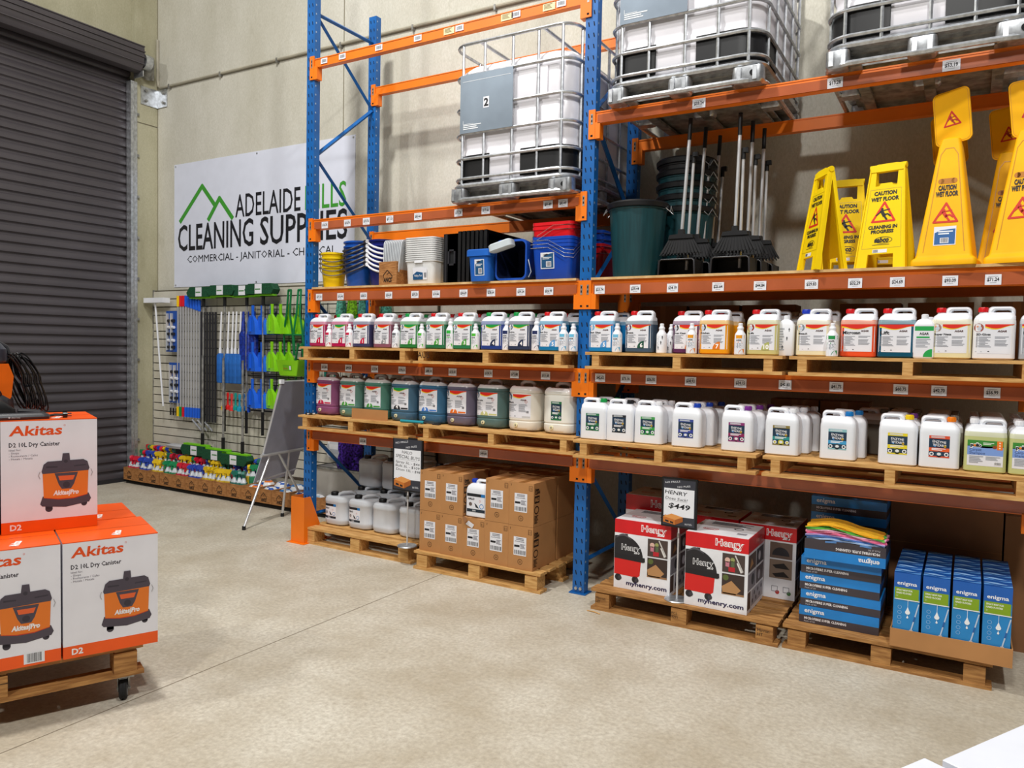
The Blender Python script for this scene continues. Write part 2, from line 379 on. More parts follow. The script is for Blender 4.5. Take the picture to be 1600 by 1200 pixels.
def price_tag(b, w, h, txt, big):
    p = Print(b); p.rect(-w/2, 0, w/2, h, 'paper', 0)
    if txt: p.text(txt, 0, h*.36, h*.33, ink('1c1c22'), al='c', w=w*.74, bold=.03, l=1)
    p.rect(-w*.3, h*.78, w*.3, h*.83, ink('9a9aa2')); p.rect(-w*.2, h*.18, w*.2, h*.22, ink('9a9aa2'))
def beam(x, z0, h, y, label, strip=True, tags=(), cz=None, conn=True, tw=.075, th=.056, tz=None):
    L = 2.59; x0 = x
    t = thing('rack_beam', label, 'rack beam', (x0, y, z0), group='orange load beams of the pallet racking')
    s = 1
    def body(b):
        b.box(0, L, 0, .05, 0, h, 'beam_orange'); b.box(0, L, -.004, 0, h*.90, h, 'beam_orange'); b.box(0, L, -.004, 0, 0, h*.08, 'beam_orange')
    part('beam_body', t, body, ('beam', h))
    if strip: part('ticket_strip', t, lambda b: b.box(.02, L-.02, -.007, -.001, h*.04, h*.72, 'strip') and b.box(.02, L-.02, -.010, -.007, h*.04, h*.09, 'strip'), ('strip', h), label='glossy reddish ticket strip')
    if conn:
        for e, xx in ((0, 0), (1, L)):
            def con(b, e=e):
                a, c = ((-.045, .004) if e == 0 else (-.004, .045))
                b.box(a, c, -.012, -.002, -.10, .10, 'beam_orange'); (b.box(.0, .04, -.01, .05, -.10, .01, 'beam_orange') if e == 0 else b.box(-.04, 0, -.01, .05, -.10, .01, 'beam_orange'))
                m = (a+c)/2
                b.box(m-.008, m+.008, -.0135, -.012, .0, .07, 'galv_dull'); b.box(m-.004, m+.004, -.015, -.0135, .015, .03, 'dark_hole'); b.box(m-.004, m+.004, -.015, -.0135, .045, .06, 'dark_hole'); b.box(m-.008, m+.008, -.0135, -.012, -.085, -.072, 'dark_hole')
            part('end_connector', t, con, ('con', e), loc=(xx, 0, 0))
    for xx, txt in tags:
        part('price_tag', t, lambda b: price_tag(b, tw, th, txt, 0), ('tag', txt, tw, th), label='white price tag reading %s' % txt if txt else 'white ticket', loc=(xx-x0, -.0115, (h*.04 if tz is None else tz)))
    return t
X1, X2 = .09, 2.77
pl = lambda xs, ps: list(zip(xs, ps))
beam(X1, 2.735, .09, 0, 'orange front beam carrying the tank numbered 2, left bay', tags=pl([.24, .5, .71, .96, 1.25, 1.64, 1.89, 2.42, 2.54], ['$16.76', '$18.74', '$19.76', '$7.13', '$8.46', '$13.28', '$17.66', '$9.49', '$8.49']))
beam(X1, 2.735, .09, .79, 'orange rear beam under the tank numbered 2, left bay', False)
beam(X1, 2.118, .10, 0, 'orange front beam below the shelf of coloured buckets', tags=pl([.18, .43, .69, .96, 1.23, 1.44, 1.7, 1.95, 2.21, 2.44], ['$19.14', '$16.44', '$28.53', '$24.69', '$39.53', '$14.66', '$34.69', '$38.64', '$39.24', '$26.99']))
beam(X1, 2.118, .10, .79, 'orange rear beam below the shelf of coloured buckets', False)
beam(X1, 1.503, .10, 0, 'orange front beam above the row of tall liquid drums, left bay', tags=pl([.25, .53, .82, 1.11, 1.38, 1.61, 1.94, 2.17, 2.43], ['$152.88', '$99.58', '$157.84', '$196.14', '$88.14', '$150.43', '$158.74', '$75.88', '$151.68']), tz=.012)
beam(X1, 1.503, .10, .79, 'orange rear beam behind the row of tall liquid drums, left bay', False)
beam(X1, .90, .10, 0, 'orange front beam above the brown cartons and empty clear drums', tags=pl([.7, 1.91], ['$25.88', '$49.84']), tz=.004)
beam(X1, .90, .10, .79, 'orange rear beam above the brown cartons and empty clear drums', False)
tb = beam(X1, 4.125, .075, 0, 'topmost orange front beam with barcode stickers, left bay', False)
for i, xx in enumerate([.2, .41, .81, 1.21, 1.61, 2.11, 2.48]):
    part('barcode_sticker', tb, lambda b: (lambda p: (p.rect(0, 0, .075, .045, 'paper', 0), p.barcode(.012, .01, .063, .036, 1)))(Print(b)), 'bcs', loc=(xx-X1-.03, -.0055, .018))
for xx in (1.50, 2.02, 2.37): part('cream_sticker', tb, lambda b: (lambda p: (p.rect(0, 0, .10, .05, M('cream', 'e8dcae', .6), 0), p.lines(.01, .01, .08, .045, 4, ink('8a7a50'), 1)))(Print(b)), 'crs', loc=(xx-X1-.03, -.0055, .012), label='cream sticker with faded print')
beam(X1, 4.125, .075, .79, 'topmost orange rear beam behind the tank numbered 2', False)
beam(X2, 3.288, .085, 0, 'orange front beam carrying the two tanks of the right bay', tags=pl([3.5, 4.31, 4.9], ['$33.24', '$13.28', '$53.19']), tw=.085, th=.06)
beam(X2, 3.288, .085, .79, 'orange rear beam carrying the two tanks of the right bay', False)
beam(X2, 2.118, .10, 0, 'orange front beam below the shelf of yellow warning signs', tags=pl([2.84, 3.1, 3.36, 3.66, 3.92, 4.22, 4.46, 4.68, 4.94, 5.14], ['$23.74', '$39.44', '$34.19', '$25.64', '$44.84', '$29.83', '$32.29', '$24.69', '$93.09', '$71.24']))
beam(X2, 2.118, .10, .79, 'orange rear beam below the shelf of yellow warning signs', False)
beam(X2, 1.503, .10, 0, 'orange front beam above the row of white jerrycans, right bay', tags=pl([2.86, 3.05, 3.23, 3.5, 3.82, 4.09, 4.38, 4.72, 4.91, 5.16], ['$42.62', '$73.16', '$36.95', '$38.93', '$34.15', '$40.80', '$41.75', '$60.75', '$42.70', '$56.99']), tz=.012)
beam(X2, 1.503, .10, .79, 'orange rear beam behind the row of white jerrycans, right bay', False)
beam(X2, .90, .10, 0, 'orange front beam above the red and white vacuum cartons')
beam(X2, .90, .10, .79, 'orange rear beam above the red and white vacuum cartons', False)

def post_guard(b):
    b.box(-.01, .148, -.135, -.128, 0, .405, 'beam_orange')
    b.add([(.141, -.128, 0), (.141, .16, 0), (.141, .10, .05), (.141, -.06, .405), (.141, -.128, .405), (.148, -.128, 0), (.148, .16, 0), (.148, .10, .05), (.148, -.06, .405), (.148, -.128, .405)],
          [(0, 1, 2, 3, 4), (9, 8, 7, 6, 5)] + [(i, (i+1) % 5, (i+1) % 5+5, i+5) for i in range(5)], 'beam_orange')
    b.box(-.01, -.003, -.128, .06, 0, .405, 'beam_orange'); b.box(-.04, .17, -.16, .18, 0, .006, 'beam_orange')
solo('post_guard', 'bright orange steel guard bolted to the floor in front of the left blue post', 'post guard', post_guard)

def boards(x0, x1, label):
    solo('shelf_board', label, 'shelf board', lambda b: b.box(0, x1-x0, 0, .84, 0, .016, 'board'), (x0, -.02, 2.219), group='timber shelf boards')
boards(.10, 2.66, 'pale timber shelf board under the stacked buckets, left bay'); boards(2.775, 5.36, 'pale timber shelf board under the yellow warning signs, right bay')

# ------------------------------------------------------------------ pallets
def pallet(x, y, z, label, w=1.17, d=.8, h=.144, mat='wood', stamp=None, group='timber pallets', rz=0, nd=6):
    t = thing('timber_pallet', label, 'pallet', (x, y, z), rz, group)
    k = (w, d, h, mat); tb = .02; floor_ = h > .13
    def rough(b, x0, x1, y0, y1, z0, z1):
        e = .004*random.random(); b.box(x0+e, x1-e, y0+e, y1-e, z0, z1-e*.3, mat)
    st = (d-.004)/(nd+ .0); bw = st*.80
    for i in range(nd):
        y0 = i*(d-bw)/(nd-1); part('deck_board', t, lambda b: rough(b, 0, w, y0, y0+bw, h-tb, h), ('db', k, i, random.randint(0, 1)))
    for i, xx in enumerate((.03, w/2-.05, w-.13)):
        bw_ = .10 if floor_ else .052; st_ = .010 if floor_ else .0; part('stringer_board' if floor_ else 'bearer', t, (lambda b: b.box(xx+.004, xx+.096, .012, d-.012, h-tb-st_, h-tb, mat)) if floor_ else (lambda b: b.box(xx+.02, xx+.072, .004, d-.004, tb, h-tb, mat)), ('sb', k, i))
        for j, yy in enumerate((0.004, d/2-.06, d-.125) if floor_ else ()):
            o = part('block', t, lambda b: b.box(xx, xx+.10, yy, yy+.12, tb, h-tb-st_, mat), ('bk', k, i, j))
    for j, yy in enumerate((0, d/2-.05, d-.10)): part('bottom_board', t, lambda b: b.box(0.0, w, yy, yy+.10, 0, tb, mat), ('bb', k, j))
    return t
zb = 1.604; z5 = 1.001
pallet(.05, -.115, zb, 'pallet on the second level from top, left end, under the crimson and violet jerrycans', 1.225, .96, .116)
pallet(1.30, -.115, zb, 'pallet on the second level from top, under the green and navy jerrycans', 1.36, .96, .116)
pallet(2.79, -.115, zb, 'pallet under the blue and orange jerrycans, just right of the middle post', 1.30, .96, .116)
pallet(4.125, -.115, zb, 'pallet under the blue-capped and teal jerrycans, right end', 1.27, .96, .116)
pallet(.045, -.115, z5, 'pallet under the purple and green drums, left end of the lower level', 1.22, .96, .122)
pallet(1.36, -.115, z5, 'pallet under the white drums, left of the middle post', 1.36, .96, .122)
pallet(2.755, -.20, z5, 'pallet under the first five white jerrycans with label patches', 1.22, .96, .122)
pallet(4.01, -.20, z5, 'pallet under the yellow-capped and orange-capped white jerrycans', 1.38, .96, .122)
pallet(.10, -.095, 0, 'floor pallet carrying the clear drums beside the orange guard', 1.19, .8, .144)
pallet(1.376, -.17, 0, 'floor pallet carrying the brown cartons', 1.135, .8, .144)
hp = pallet(2.935, -.24, 0, 'weathered floor pallet carrying the red and white vacuum cartons', 1.21, .8, .144, 'wood_dark')
pallet(4.165, -.22, 0, 'floor pallet carrying the blue cloth boxes and the tray of mop boxes', 1.05, .8, .144, 'wood_dark')
def stamp(x, z, y, txts, s, mat):
    def f(b):
        p = Print(b)
        for i, t in enumerate(txts): p.text(t, 0, -i*s*1.4, s, mat, l=1)
    return dict(fn=f, loc=(x, y, z))
for par, a in ((hp, stamp(.56, .075, -.0005, ['PCS', '9271'], .016, ink('3a2814'))), (hp, stamp(1.09, .075, .002, ['Mirron', 'HT'], .018, ink('3a2814'))), (hp, stamp(.035, .075, .002, ['Mirron', 'HT'], .018, ink('3a2814')))):
    part('stamped_mark', par, a['fn'], loc=a['loc'])
mk = [o for o in bpy.data.objects if o.get('label', '').startswith('pallet on the second level from top, under the green')][0]
part('stamped_mark', mk, stamp(.08, .045, .002, ['AUS'], .045, ink('2a1c10'))['fn'], loc=(.045, .003, .045))

# ================================================================== jerrycans, drums and bottles
def rloop(x0, x1, z0, z1, r, n=24, tl=None):
    q = n//4; out = []
    for (cx, cz, a0, rr) in ((x1-r, z1-r, 0, r), (x0+(tl or r), z1-(tl or r), pi/2, tl or r), (x0+r, z0+r, pi, r), (x1-r, z0+r, 3*pi/2, r)):
        for k in range(q): a = a0 + pi/2*k/(q-1); out.append((cx+rr*cos(a), cz+rr*sin(a)))
    return out
def wfun(hx, hy, r):
    def w(x, z):
        e = abs(x)-(hx-r)
        return -hy if e <= 0 else -(hy - r + sqrt(max(0, r*r-min(e, r)**2)))
    return w
def can_body(b, liq, tint, top, hx=.097, hy=.066, flip=False, H=.285):
    k = -1 if flip else 1
    mt = lambda z: liq if z < .19 else (tint if z < .212 else top)
    b.loft([(0, hx*.90, hy*.85, .02), (.008, hx, hy, .024), (.10, hx*.992, hy, .024), (.19, hx, hy, .024), (.204, hx*.99, hy*.98, .024), (.215, hx*.97, hy*.94, .024), (.232, hx*.93, hy*.85, .022, k*.004, 0), (.247, hx*.80, hy*.66, .022, k*.008, 0), (.252, hx*.66, hy*.5, .02, k*.008, 0)], mt, 28)
    n = 24; out = rloop(-.034, .094, .205, H, .026, n); inn = rloop(.0, .073, .2355, .2635, .0135, n)
    if flip: out = [(-x, z) for x, z in out]; inn = [(-x, z) for x, z in inn]
    b.ring(out, inn, -.026, .026, top)
    b.cyl((-k*.052, 0, .246), (-k*.052, 0, .258), .019, top, 14)
def can_cap(b, mat, flip=False, r=.0235):
    x = .052 if flip else -.052
    b.lathe([(r, .255), (r, .276), (r*.9, .281), (.0, .281)], mat, 16, (x, 0))
    for i in range(12):
        a = 2*pi*i/12; b.box(x+r*cos(a)-.0012, x+r*cos(a)+.0012, r*sin(a)-.0012, r*sin(a)+.0012, .257, .275, mat)
RED, GRN, YEL = 'dd2210', '0f9a3c', 'f6d22a'
def agar_label(b, wave, acc, num, name, w=.176, h=.156, hx=.097, hy=.066, r=.024, z0=.032, big=False, xo=0, ghs=False, seed=1, pic='5a6a80'):
    p = Print(b, warp=wfun(hx, hy, r), y=-.0006); x0 = -w/2+xo; x1 = w/2+xo
    p.rect(x0, z0, x1, z0+h, 'paper', 0)
    W = ink(wave); ws = x0 if big else x0+w*.26
    fy = lambda t: -h*(.085+.06*sin(t*pi*1.6-.3)) if not big else -h*(.11-.055*cos(t*pi*1.9+.4))
    p.band(ws, x1, z0+h, lambda t: fy(t)-h*.05*(1-t*.9), lambda t: 0, ink(YEL), 1); p.band(ws, x1, z0+h, fy, lambda t: 0, W, 2)
    if not big:
        p.disc(x0+w*.10, z0+h*.88, w*.13, ink(pic), 1, n=18); p.rect(x0, z0+h*.80, x0+w*.17, z0+h, ink(pic), 1)
        p.disc(x0+w*.12, z0+h*.86, w*.06, ink('c8d0dc'), 2); p.disc(x0+w*.07, z0+h*.92, w*.03, ink('e8a080'), 2)
    p.text('AGAR', x0+w*.70, z0+h*.735, h*.06, ink('4a1c14'), al='c', w=w*.24, bold=.04, skew=.2)
    if name: p.text(name, x0+w*.04, z0+h*(.645 if big else .62), h*(.115 if big else .07), ink('1a1a20'), bold=.03, w=min(w*.62, len(name)*h*(.075 if big else .052)))
    g = ink('8d9099'); p.lines(x0+w*.04, z0+h*.20, x0+w*.44, z0+h*.57, 9, g, 1, seed); p.lines(x0+w*.52, z0+h*.24, x0+w*.90, z0+h*.58, 8, g, 1, seed+5)
    p.rect(x0+w*.03, z0+h*.05, x0+w*.2, z0+h*.065, g); p.disc(x0+w*.37, z0+h*.06, w*.025, ink('24242a'), 1, 0, 180)
    if num:
        cx = x0+w*.72 if not ghs else x0+w*.46
        p.disc(cx+w*.03, z0, h*.30, ink(acc), 2, 90, 180, 10, rz=h*.31) if not ghs else p.disc(cx, z0, h*.2, ink(acc), 2, 0, 180)
        p.text(num, cx-w*.07 if not ghs else cx, z0+h*.04, h*.17, ink('ffffff'), l=3, al='c', bold=.03)
    if ghs:
        q = w*.07; cx, cz = x0+w*.82, z0+h*.70
        p.poly([(cx-q, cz), (cx, cz-q), (cx+q, cz), (cx, cz+q)], ink('c04040'), 1); p.poly([(cx-q*.75, cz), (cx, cz-q*.75), (cx+q*.75, cz), (cx, cz+q*.75)], ink('f2f2f6'), 2); p.rect(cx-q*.1, cz-q*.3, cx+q*.1, cz+q*.4, ink('222226'), 3)
        p.rect(x0+w*.66, z0+h*.02, x1-w*.02, z0+h*.09, ink(acc)); p.barcode(x0+w*.84, z0+h*.22, x0+w*.93, z0+h*.32, 2)
def small_label(b, c1, c2, c3, hx=.097, hy=.066, z0=.062, w=.098, h=.118):
    p = Print(b, y=-hy-.0006); x0 = -w/2; N = ink('12324c')
    p.rect(x0, z0, x0+w, z0+h, N, 0); p.rect(x0, z0+h*.86, x0+w, z0+h, ink(c1), 1); p.rect(x0, z0+h*.27, x0+w, z0+h*.44, ink(c2), 1); p.rect(x0, z0, x0+w, z0+h*.06, ink(c1), 1)
    p.lines(x0+w*.1, z0+h*.88, x0+w*.9, z0+h*.97, 2, ink('dfe6ea'), 2, 3)
    p.text('ENZYME', x0+w*.5, z0+h*.66, h*.11, ink('f4f4f8'), al='c', bold=.01, w=w*.66, slope=-.08); p.text('WIZARD', x0+w*.52, z0+h*.51, h*.11, ink('f4f4f8'), al='c', bold=.01, w=w*.66, slope=-.08)
    p.disc(x0+w*.78, z0+h*.52, w*.07, ink('d9b02c'), 2); p.poly([(x0+w*.2, z0+h*.52), (x0+w*.34, z0+h*.46), (x0+w*.3, z0+h*.6)], ink('5a9ad8'), 1)
    p.lines(x0+w*.14, z0+h*.30, x0+w*.86, z0+h*.42, 2, ink('f4f4f8'), 2, 6)
    for xx in (.14, .86): p.disc(x0+w*xx, z0+h*.15, w*.11, ink('f0f2f4'), 2); p.disc(x0+w*xx, z0+h*.15, w*.06, ink(c3), 3)
    p.disc(x0+w*.5, z0+h*.15, w*.17, ink(c3), 1); p.disc(x0+w*.5, z0+h*.16, w*.1, ink('e4e8ea'), 2, rz=w*.08)
def shampoo_label(b, hx=.097, hy=.066):
    p = Print(b, y=-hy-.0006); w, h, x0, z0 = .162, .135, -.081, .035
    p.rect(x0, z0, x0+w, z0+h, 'paper', 0); p.rect(x0, z0+h*.42, x0+w, z0+h*.78, ink('7d9fe0'), 1); p.rect(x0, z0+h*.76, x0+w, z0+h, ink('3a8a34'), 1)
    p.band(x0, x0+w, z0+h*.78, lambda t: -.01*sin(t*pi), lambda t: 0, ink('3a8a34'), 1)
    p.text('polo', x0+w*.08, z0+h*.75, h*.13, ink('ffffff'), l=2, bold=.16, w=w*.32); p.text('polo', x0+w*.085, z0+h*.752, h*.125, ink('20242c'), l=3, bold=.05, w=w*.30)
    p.disc(x0+w*.205, z0+h*.80, w*.035, ink('f08020'), 4); p.lines(x0+w*.44, z0+h*.82, x0+w*.76, z0+h*.92, 2, ink('e8f4e0'), 2)
    p.rect(x0+w*.82, z0+h*.66, x0+w*.98, z0+h, ink('f07c1c'), 2); p.disc(x0+w*.76, z0+h*.76, w*.06, ink('8a4a20'), 2)
    for i in range(3): p.disc(x0+w*.9, z0+h*(.73+.1*i), w*.025, ink('ffe6c8'), 3)
    p.text('Carpet', x0+w*.06, z0+h*.58, h*.10, ink('24386a'), w=w*.34); p.text('Shampoo', x0+w*.06, z0+h*.45, h*.10, ink('24386a'), w=w*.44)
    p.lines(x0+w*.06, z0+h*.08, x0+w*.48, z0+h*.38, 5, ink('a0a4ac'), 2); p.lines(x0+w*.52, z0+h*.22, x0+w*.95, z0+h*.38, 3, ink('a0a4ac'), 2); p.rect(x0+w*.76, z0+h*.05, x0+w*.95, z0+h*.19, ink('f4f4f4'), 2); p.barcode(x0+w*.77, z0+h*.07, x0+w*.94, z0+h*.17, 3)
def halo_label(b, x0, z0, w, h, wf=None, y=0):
    p = Print(b, warp=wf, y=y-.0006); p.rect(x0, z0, x0+w, z0+h, 'paper', 0)
    p.rect(x0, z0+h*.84, x0+w, z0+h, ink('14181e'), 1); p.rect(x0+w*.78, z0+h*.84, x0+w, z0+h, ink('1c74b8'), 2)
    p.text('HALO', x0+w*.08, z0+h*.66, h*.10, ink('14181e'), bold=.05, w=w*.34); p.rect(x0, z0, x0+w, z0+h*.17, ink('1c2a38'), 1); p.text('2000', x0+w*.3, z0+h*.04, h*.08, ink('e8ecf0'), bold=.02)
    p.disc(x0+w*.2, z0+h*.42, w*.09, ink('6a5a54'), 1); p.poly([(x0+w*.42, z0+h*.5), (x0+w*.55, z0+h*.4), (x0+w*.68, z0+h*.22), (x0+w*.5, z0+h*.26)], ink('20242a'), 1)
    p.hoop(x0+w*.82, z0+h*.34, w*.12, w*.03, ink('2a80c0'), 1); p.hoop(x0+w*.72, z0+h*.62, w*.06, w*.015, ink('d06050'), 1, 4)
def liquid(h): return M('liquid_' + h, h, .25, var=.03)
def jerrycan(x, y, z, label, liq=None, cap='d3141c', lab=None, flip=False, group=None, rz=0, top='milky', tint=None, capr=.0235):
    t = thing('jerrycan', label, 'jerrycan', (x, y, z), rz, group)
    L = liquid(liq) if liq else 'milky'
    if liq: c = [int(liq[i:i+2], 16) for i in (0, 2, 4)]; tn = liquid('%02x%02x%02x' % tuple(int(v*.45+232*.55) for v in c))
    else: tn = 'milky'
    part('canister', t, lambda b: can_body(b, L, tn, top, flip=flip), ('can', liq, flip, top))
    part('cap', t, lambda b: can_cap(b, M('cap_'+cap, cap, .35), flip, capr), ('cap', cap, flip, capr), label=None)
    if lab: part('product_label', t, lab[1], ('lab', lab[0]))
    return t
def bottle(x, y, z, label, c1, c2, h=.195, r=.034, group='small bottles standing between the jerrycans', body='white', arrow=False, num=None, green=False, name='spray_bottle_refill'):
    t = thing('squirt_bottle', label, 'bottle', (x, y, z), 0, group); k = h/.195
    def bd(b):
        if r > .045:
            b.loft([(0, r*.9, r*.55, .01), (.006, r, r*.62, .014), (h*.76, r, r*.62, .014), (h*.86, r*.7, r*.5, .014), (h*.9, .016, .016, .015), (h*.93, .016, .016, .015)], body, 24)
        else: b.lathe([(r*.9, 0), (r, .004), (r, .60*h), (r*.92, .66*h), (r*.60, .74*h), (r*.50, .78*h), (r*.58, .83*h), (r*.58, .86*h), (r*.42, .90*h)], body, 20)
    part('bottle_body', t, bd, ('bb', h, r, body))
    part('bottle_cap', t, lambda b: b.lathe([(r*.40 if r < .045 else .018, .88*h), (r*.40 if r < .045 else .018, h*.985), (r*.3 if r < .045 else .012, h), (0, h)], 'white', 14), ('bc', h, r))
    def lb(b):
        big = r > .045; wf = (lambda x, z: -r*.62) if big else (lambda x, z: -sqrt(max(r*r-x*x, 0)))
        p = Print(b, warp=wf, y=-.0006); w = r*1.8 if big else r*1.86; H = h*.72 if big else h*.58; z0 = .008; C1, C2 = ink(c1), ink(c2)
        if arrow:
            for i in range(3):
                q = z0+H*(.25+.3*i); xx = (-.35, .2, .45)[i]*r; p.poly([(xx-.005, q), (xx+.005, q), (xx, q+.012)], C1, 1); p.rect(xx-.002, q-.012, xx+.002, q, C1, 1)
            p.lines(-w*.45, z0+H*.1, -w*.05, z0+H*.9, 9, ink('b0b4bc'), 1); return
        p.rect(-w/2, z0, w/2, z0+H, 'paper', 0); p.rect(-w/2, z0+H*.82, w/2, z0+H*(.96 if big else 1), C1, 1)
        p.text('AGAR', 0, z0+H*.69, H*.075, ink('241c1c'), al='c', bold=.03, w=w*.5, l=2); p.rect(-w*.4, z0+H*.59, w*.3, z0+H*.64, C2, 1)
        p.lines(-w*.42, z0+H*.28, w*.4, z0+H*.56, 6, ink('9a9ea8'), 1); p.disc(w*.46, z0, H*.25, C2, 1, 90, 180, 8)
        if num: p.text(num, w*.28, z0+H*.04, H*.14, ink('ffffff'), l=2, al='c')
    part('product_label', t, lb, ('bl', c1, c2, h, r, arrow, num)); return t
z4 = 1.7205
A = lambda wave, acc, num, name, **k: (('A', wave, acc, num, name), lambda b: agar_label(b, wave, acc, num, name, **k))
g4 = 'front row of labelled jerrycans on the eye-level pallets, left bay'
rowL = [(.19, 'a82a58', 'd3141c', A(RED, 'c81846', '1', 'Apple Fresh'), 'jerrycan of crimson liquid with red cap, leftmost of its row, number 1 on label'),
    (.445, 'b01850', '109a48', A(GRN, 'c81846', '1', None), 'jerrycan of crimson liquid with green cap and green wave label numbered 1'),
    (.69, '3c3c62', 'd3141c', A(RED, 'c81846', '1', 'Spot Free'), 'jerrycan of dark violet liquid with red cap and crimson number 1'),
    (.92, '8a5668', 'd3141c', A(RED, '8c9096', '2', 'Gel Clean'), 'jerrycan of mauve liquid with red cap and grey number 2'),
    (1.195, '2c7a3c', '109a48', A(GRN, '4aa03c', '3', 'Citra Mild'), 'jerrycan of green liquid with green cap and green wave label numbered 3'),
    (1.455, '2a7048', 'd3141c', A(RED, '4aa03c', '3', 'Pine'), 'left one of the two red-capped jerrycans of green liquid numbered 3'),
    (1.715, '2c7a50', 'd3141c', A(RED, '4aa03c', '3', 'Fresh'), 'right one of the two red-capped jerrycans of green liquid numbered 3'),
    (1.975, '28408a', '109a48', A(GRN, '1c2a4e', '4', 'Power'), 'jerrycan of blue liquid with green cap and navy number 4, left of its twin'),
    (2.215, '323c58', '109a48', A(GRN, '1c2a4e', '4', 'Active'), 'jerrycan of dull navy liquid with green cap and number 4, right of its twin'),
    (2.475, '1a78b0', 'd3141c', A(RED, '5a9cd8', '5', 'Fast Dry'), 'jerrycan of bright blue liquid numbered 5 just left of the middle post')]
rowR = [(2.872, '1d80c0', 'd3141c', A(RED, '5a9cd8', '5', 'Fast Glass', pic='6aa8d0'), 'jerrycan of bright blue liquid numbered 5 just right of the middle post', 0),
    (3.142, '44586c', 'd3141c', A(RED, '14503c', '6', 'Breeze', pic='6a3050'), 'jerrycan of slate blue liquid with red cap and dark green number 6', 0),
    (3.45, '5e3058', 'd3141c', A(RED, 'e07a18', '7', 'Oven Kleen', pic='3c3c40'), 'jerrycan of purple liquid set back behind an orange labelled bottle', .06),
    (3.655, 'e89a18', 'd3141c', A(RED, 'e07a18', '7', 'Kitchen', pic='48484c'), 'jerrycan of amber liquid with red cap and orange number 7', -.02),
    (3.955, 'c8c080', 'd3141c', A(RED, 'b0b468', '10', 'Lift', pic='9a2c18'), 'jerrycan of pale yellow liquid with red cap and olive number 10', -.02),
    (4.245, 'e6dcb8', '1838b8', A(RED, None, None, 'Bleach', pic='808890'), 'jerrycan of clear cream liquid with a blue cap', 0),
    (4.49, 'e8552c', 'd3141c', A(RED, None, None, 'Microsan', big=True), 'jerrycan of orange red liquid with red cap, beside the teal one', 0),
    (4.688, '14506a', 'd3141c', A(RED, None, None, 'Lift', big=True), 'jerrycan of teal liquid with big four letter word on label', 0),
    (4.958, 'e6dcae', 'd3141c', A(RED, None, None, 'Super Nexa', pic='a08478'), 'white jerrycan with cream liquid, between green bottle and its white twin', -.02),
    (5.155, 'eceaec', 'd3141c', A(RED, None, None, '3D-Gloss', pic='a0584a'), 'all white jerrycan with red cap, second from the right picture edge', -.03),
    (5.365, 'a8acb4', 'd3141c', A(RED, None, None, 'Ultra', big=True), 'grey jerrycan with red cap cut by the right picture edge', -.03)]
backL = 'second row of jerrycans half hidden behind the labelled ones'
for i, (x, liq, cap, lab, ds) in enumerate(rowL):
    jerrycan(x, .02, z4, ds, liq, cap, lab, group=g4)
    jerrycan(x+.06, .19, z4, 'jerrycan with grey handle half hidden behind the ' + ORD[i] + ' labelled jerrycan, left bay', liq, cap, None, group=backL)
for i, (x, liq, cap, lab, ds, dy) in enumerate(rowR):
    jerrycan(x, .02+dy, z4, ds, liq, cap, lab, group='front row of labelled jerrycans on the eye-level pallets, right bay')
    if i in (0, 3, 4, 5): jerrycan(x+.025, .20, z4, 'jerrycan partly hidden behind the ' + ORD[i] + ' labelled jerrycan, right bay', liq, cap, None, group=backL)
for j, (xx, yy) in enumerate(((3.90, .32), (3.97, .46), (4.13, .30), (4.16, .46))): jerrycan(xx, yy, z4, ORD[j] + ' of four dim jerrycans deep behind the pale yellow one, counted from the left', '9c8a70', 'a08c70', None, group='dim jerrycans deep on the eye-level shelf')  # shade put into the colour: dull brown bodies and caps
B = 'small white squirt bottle '
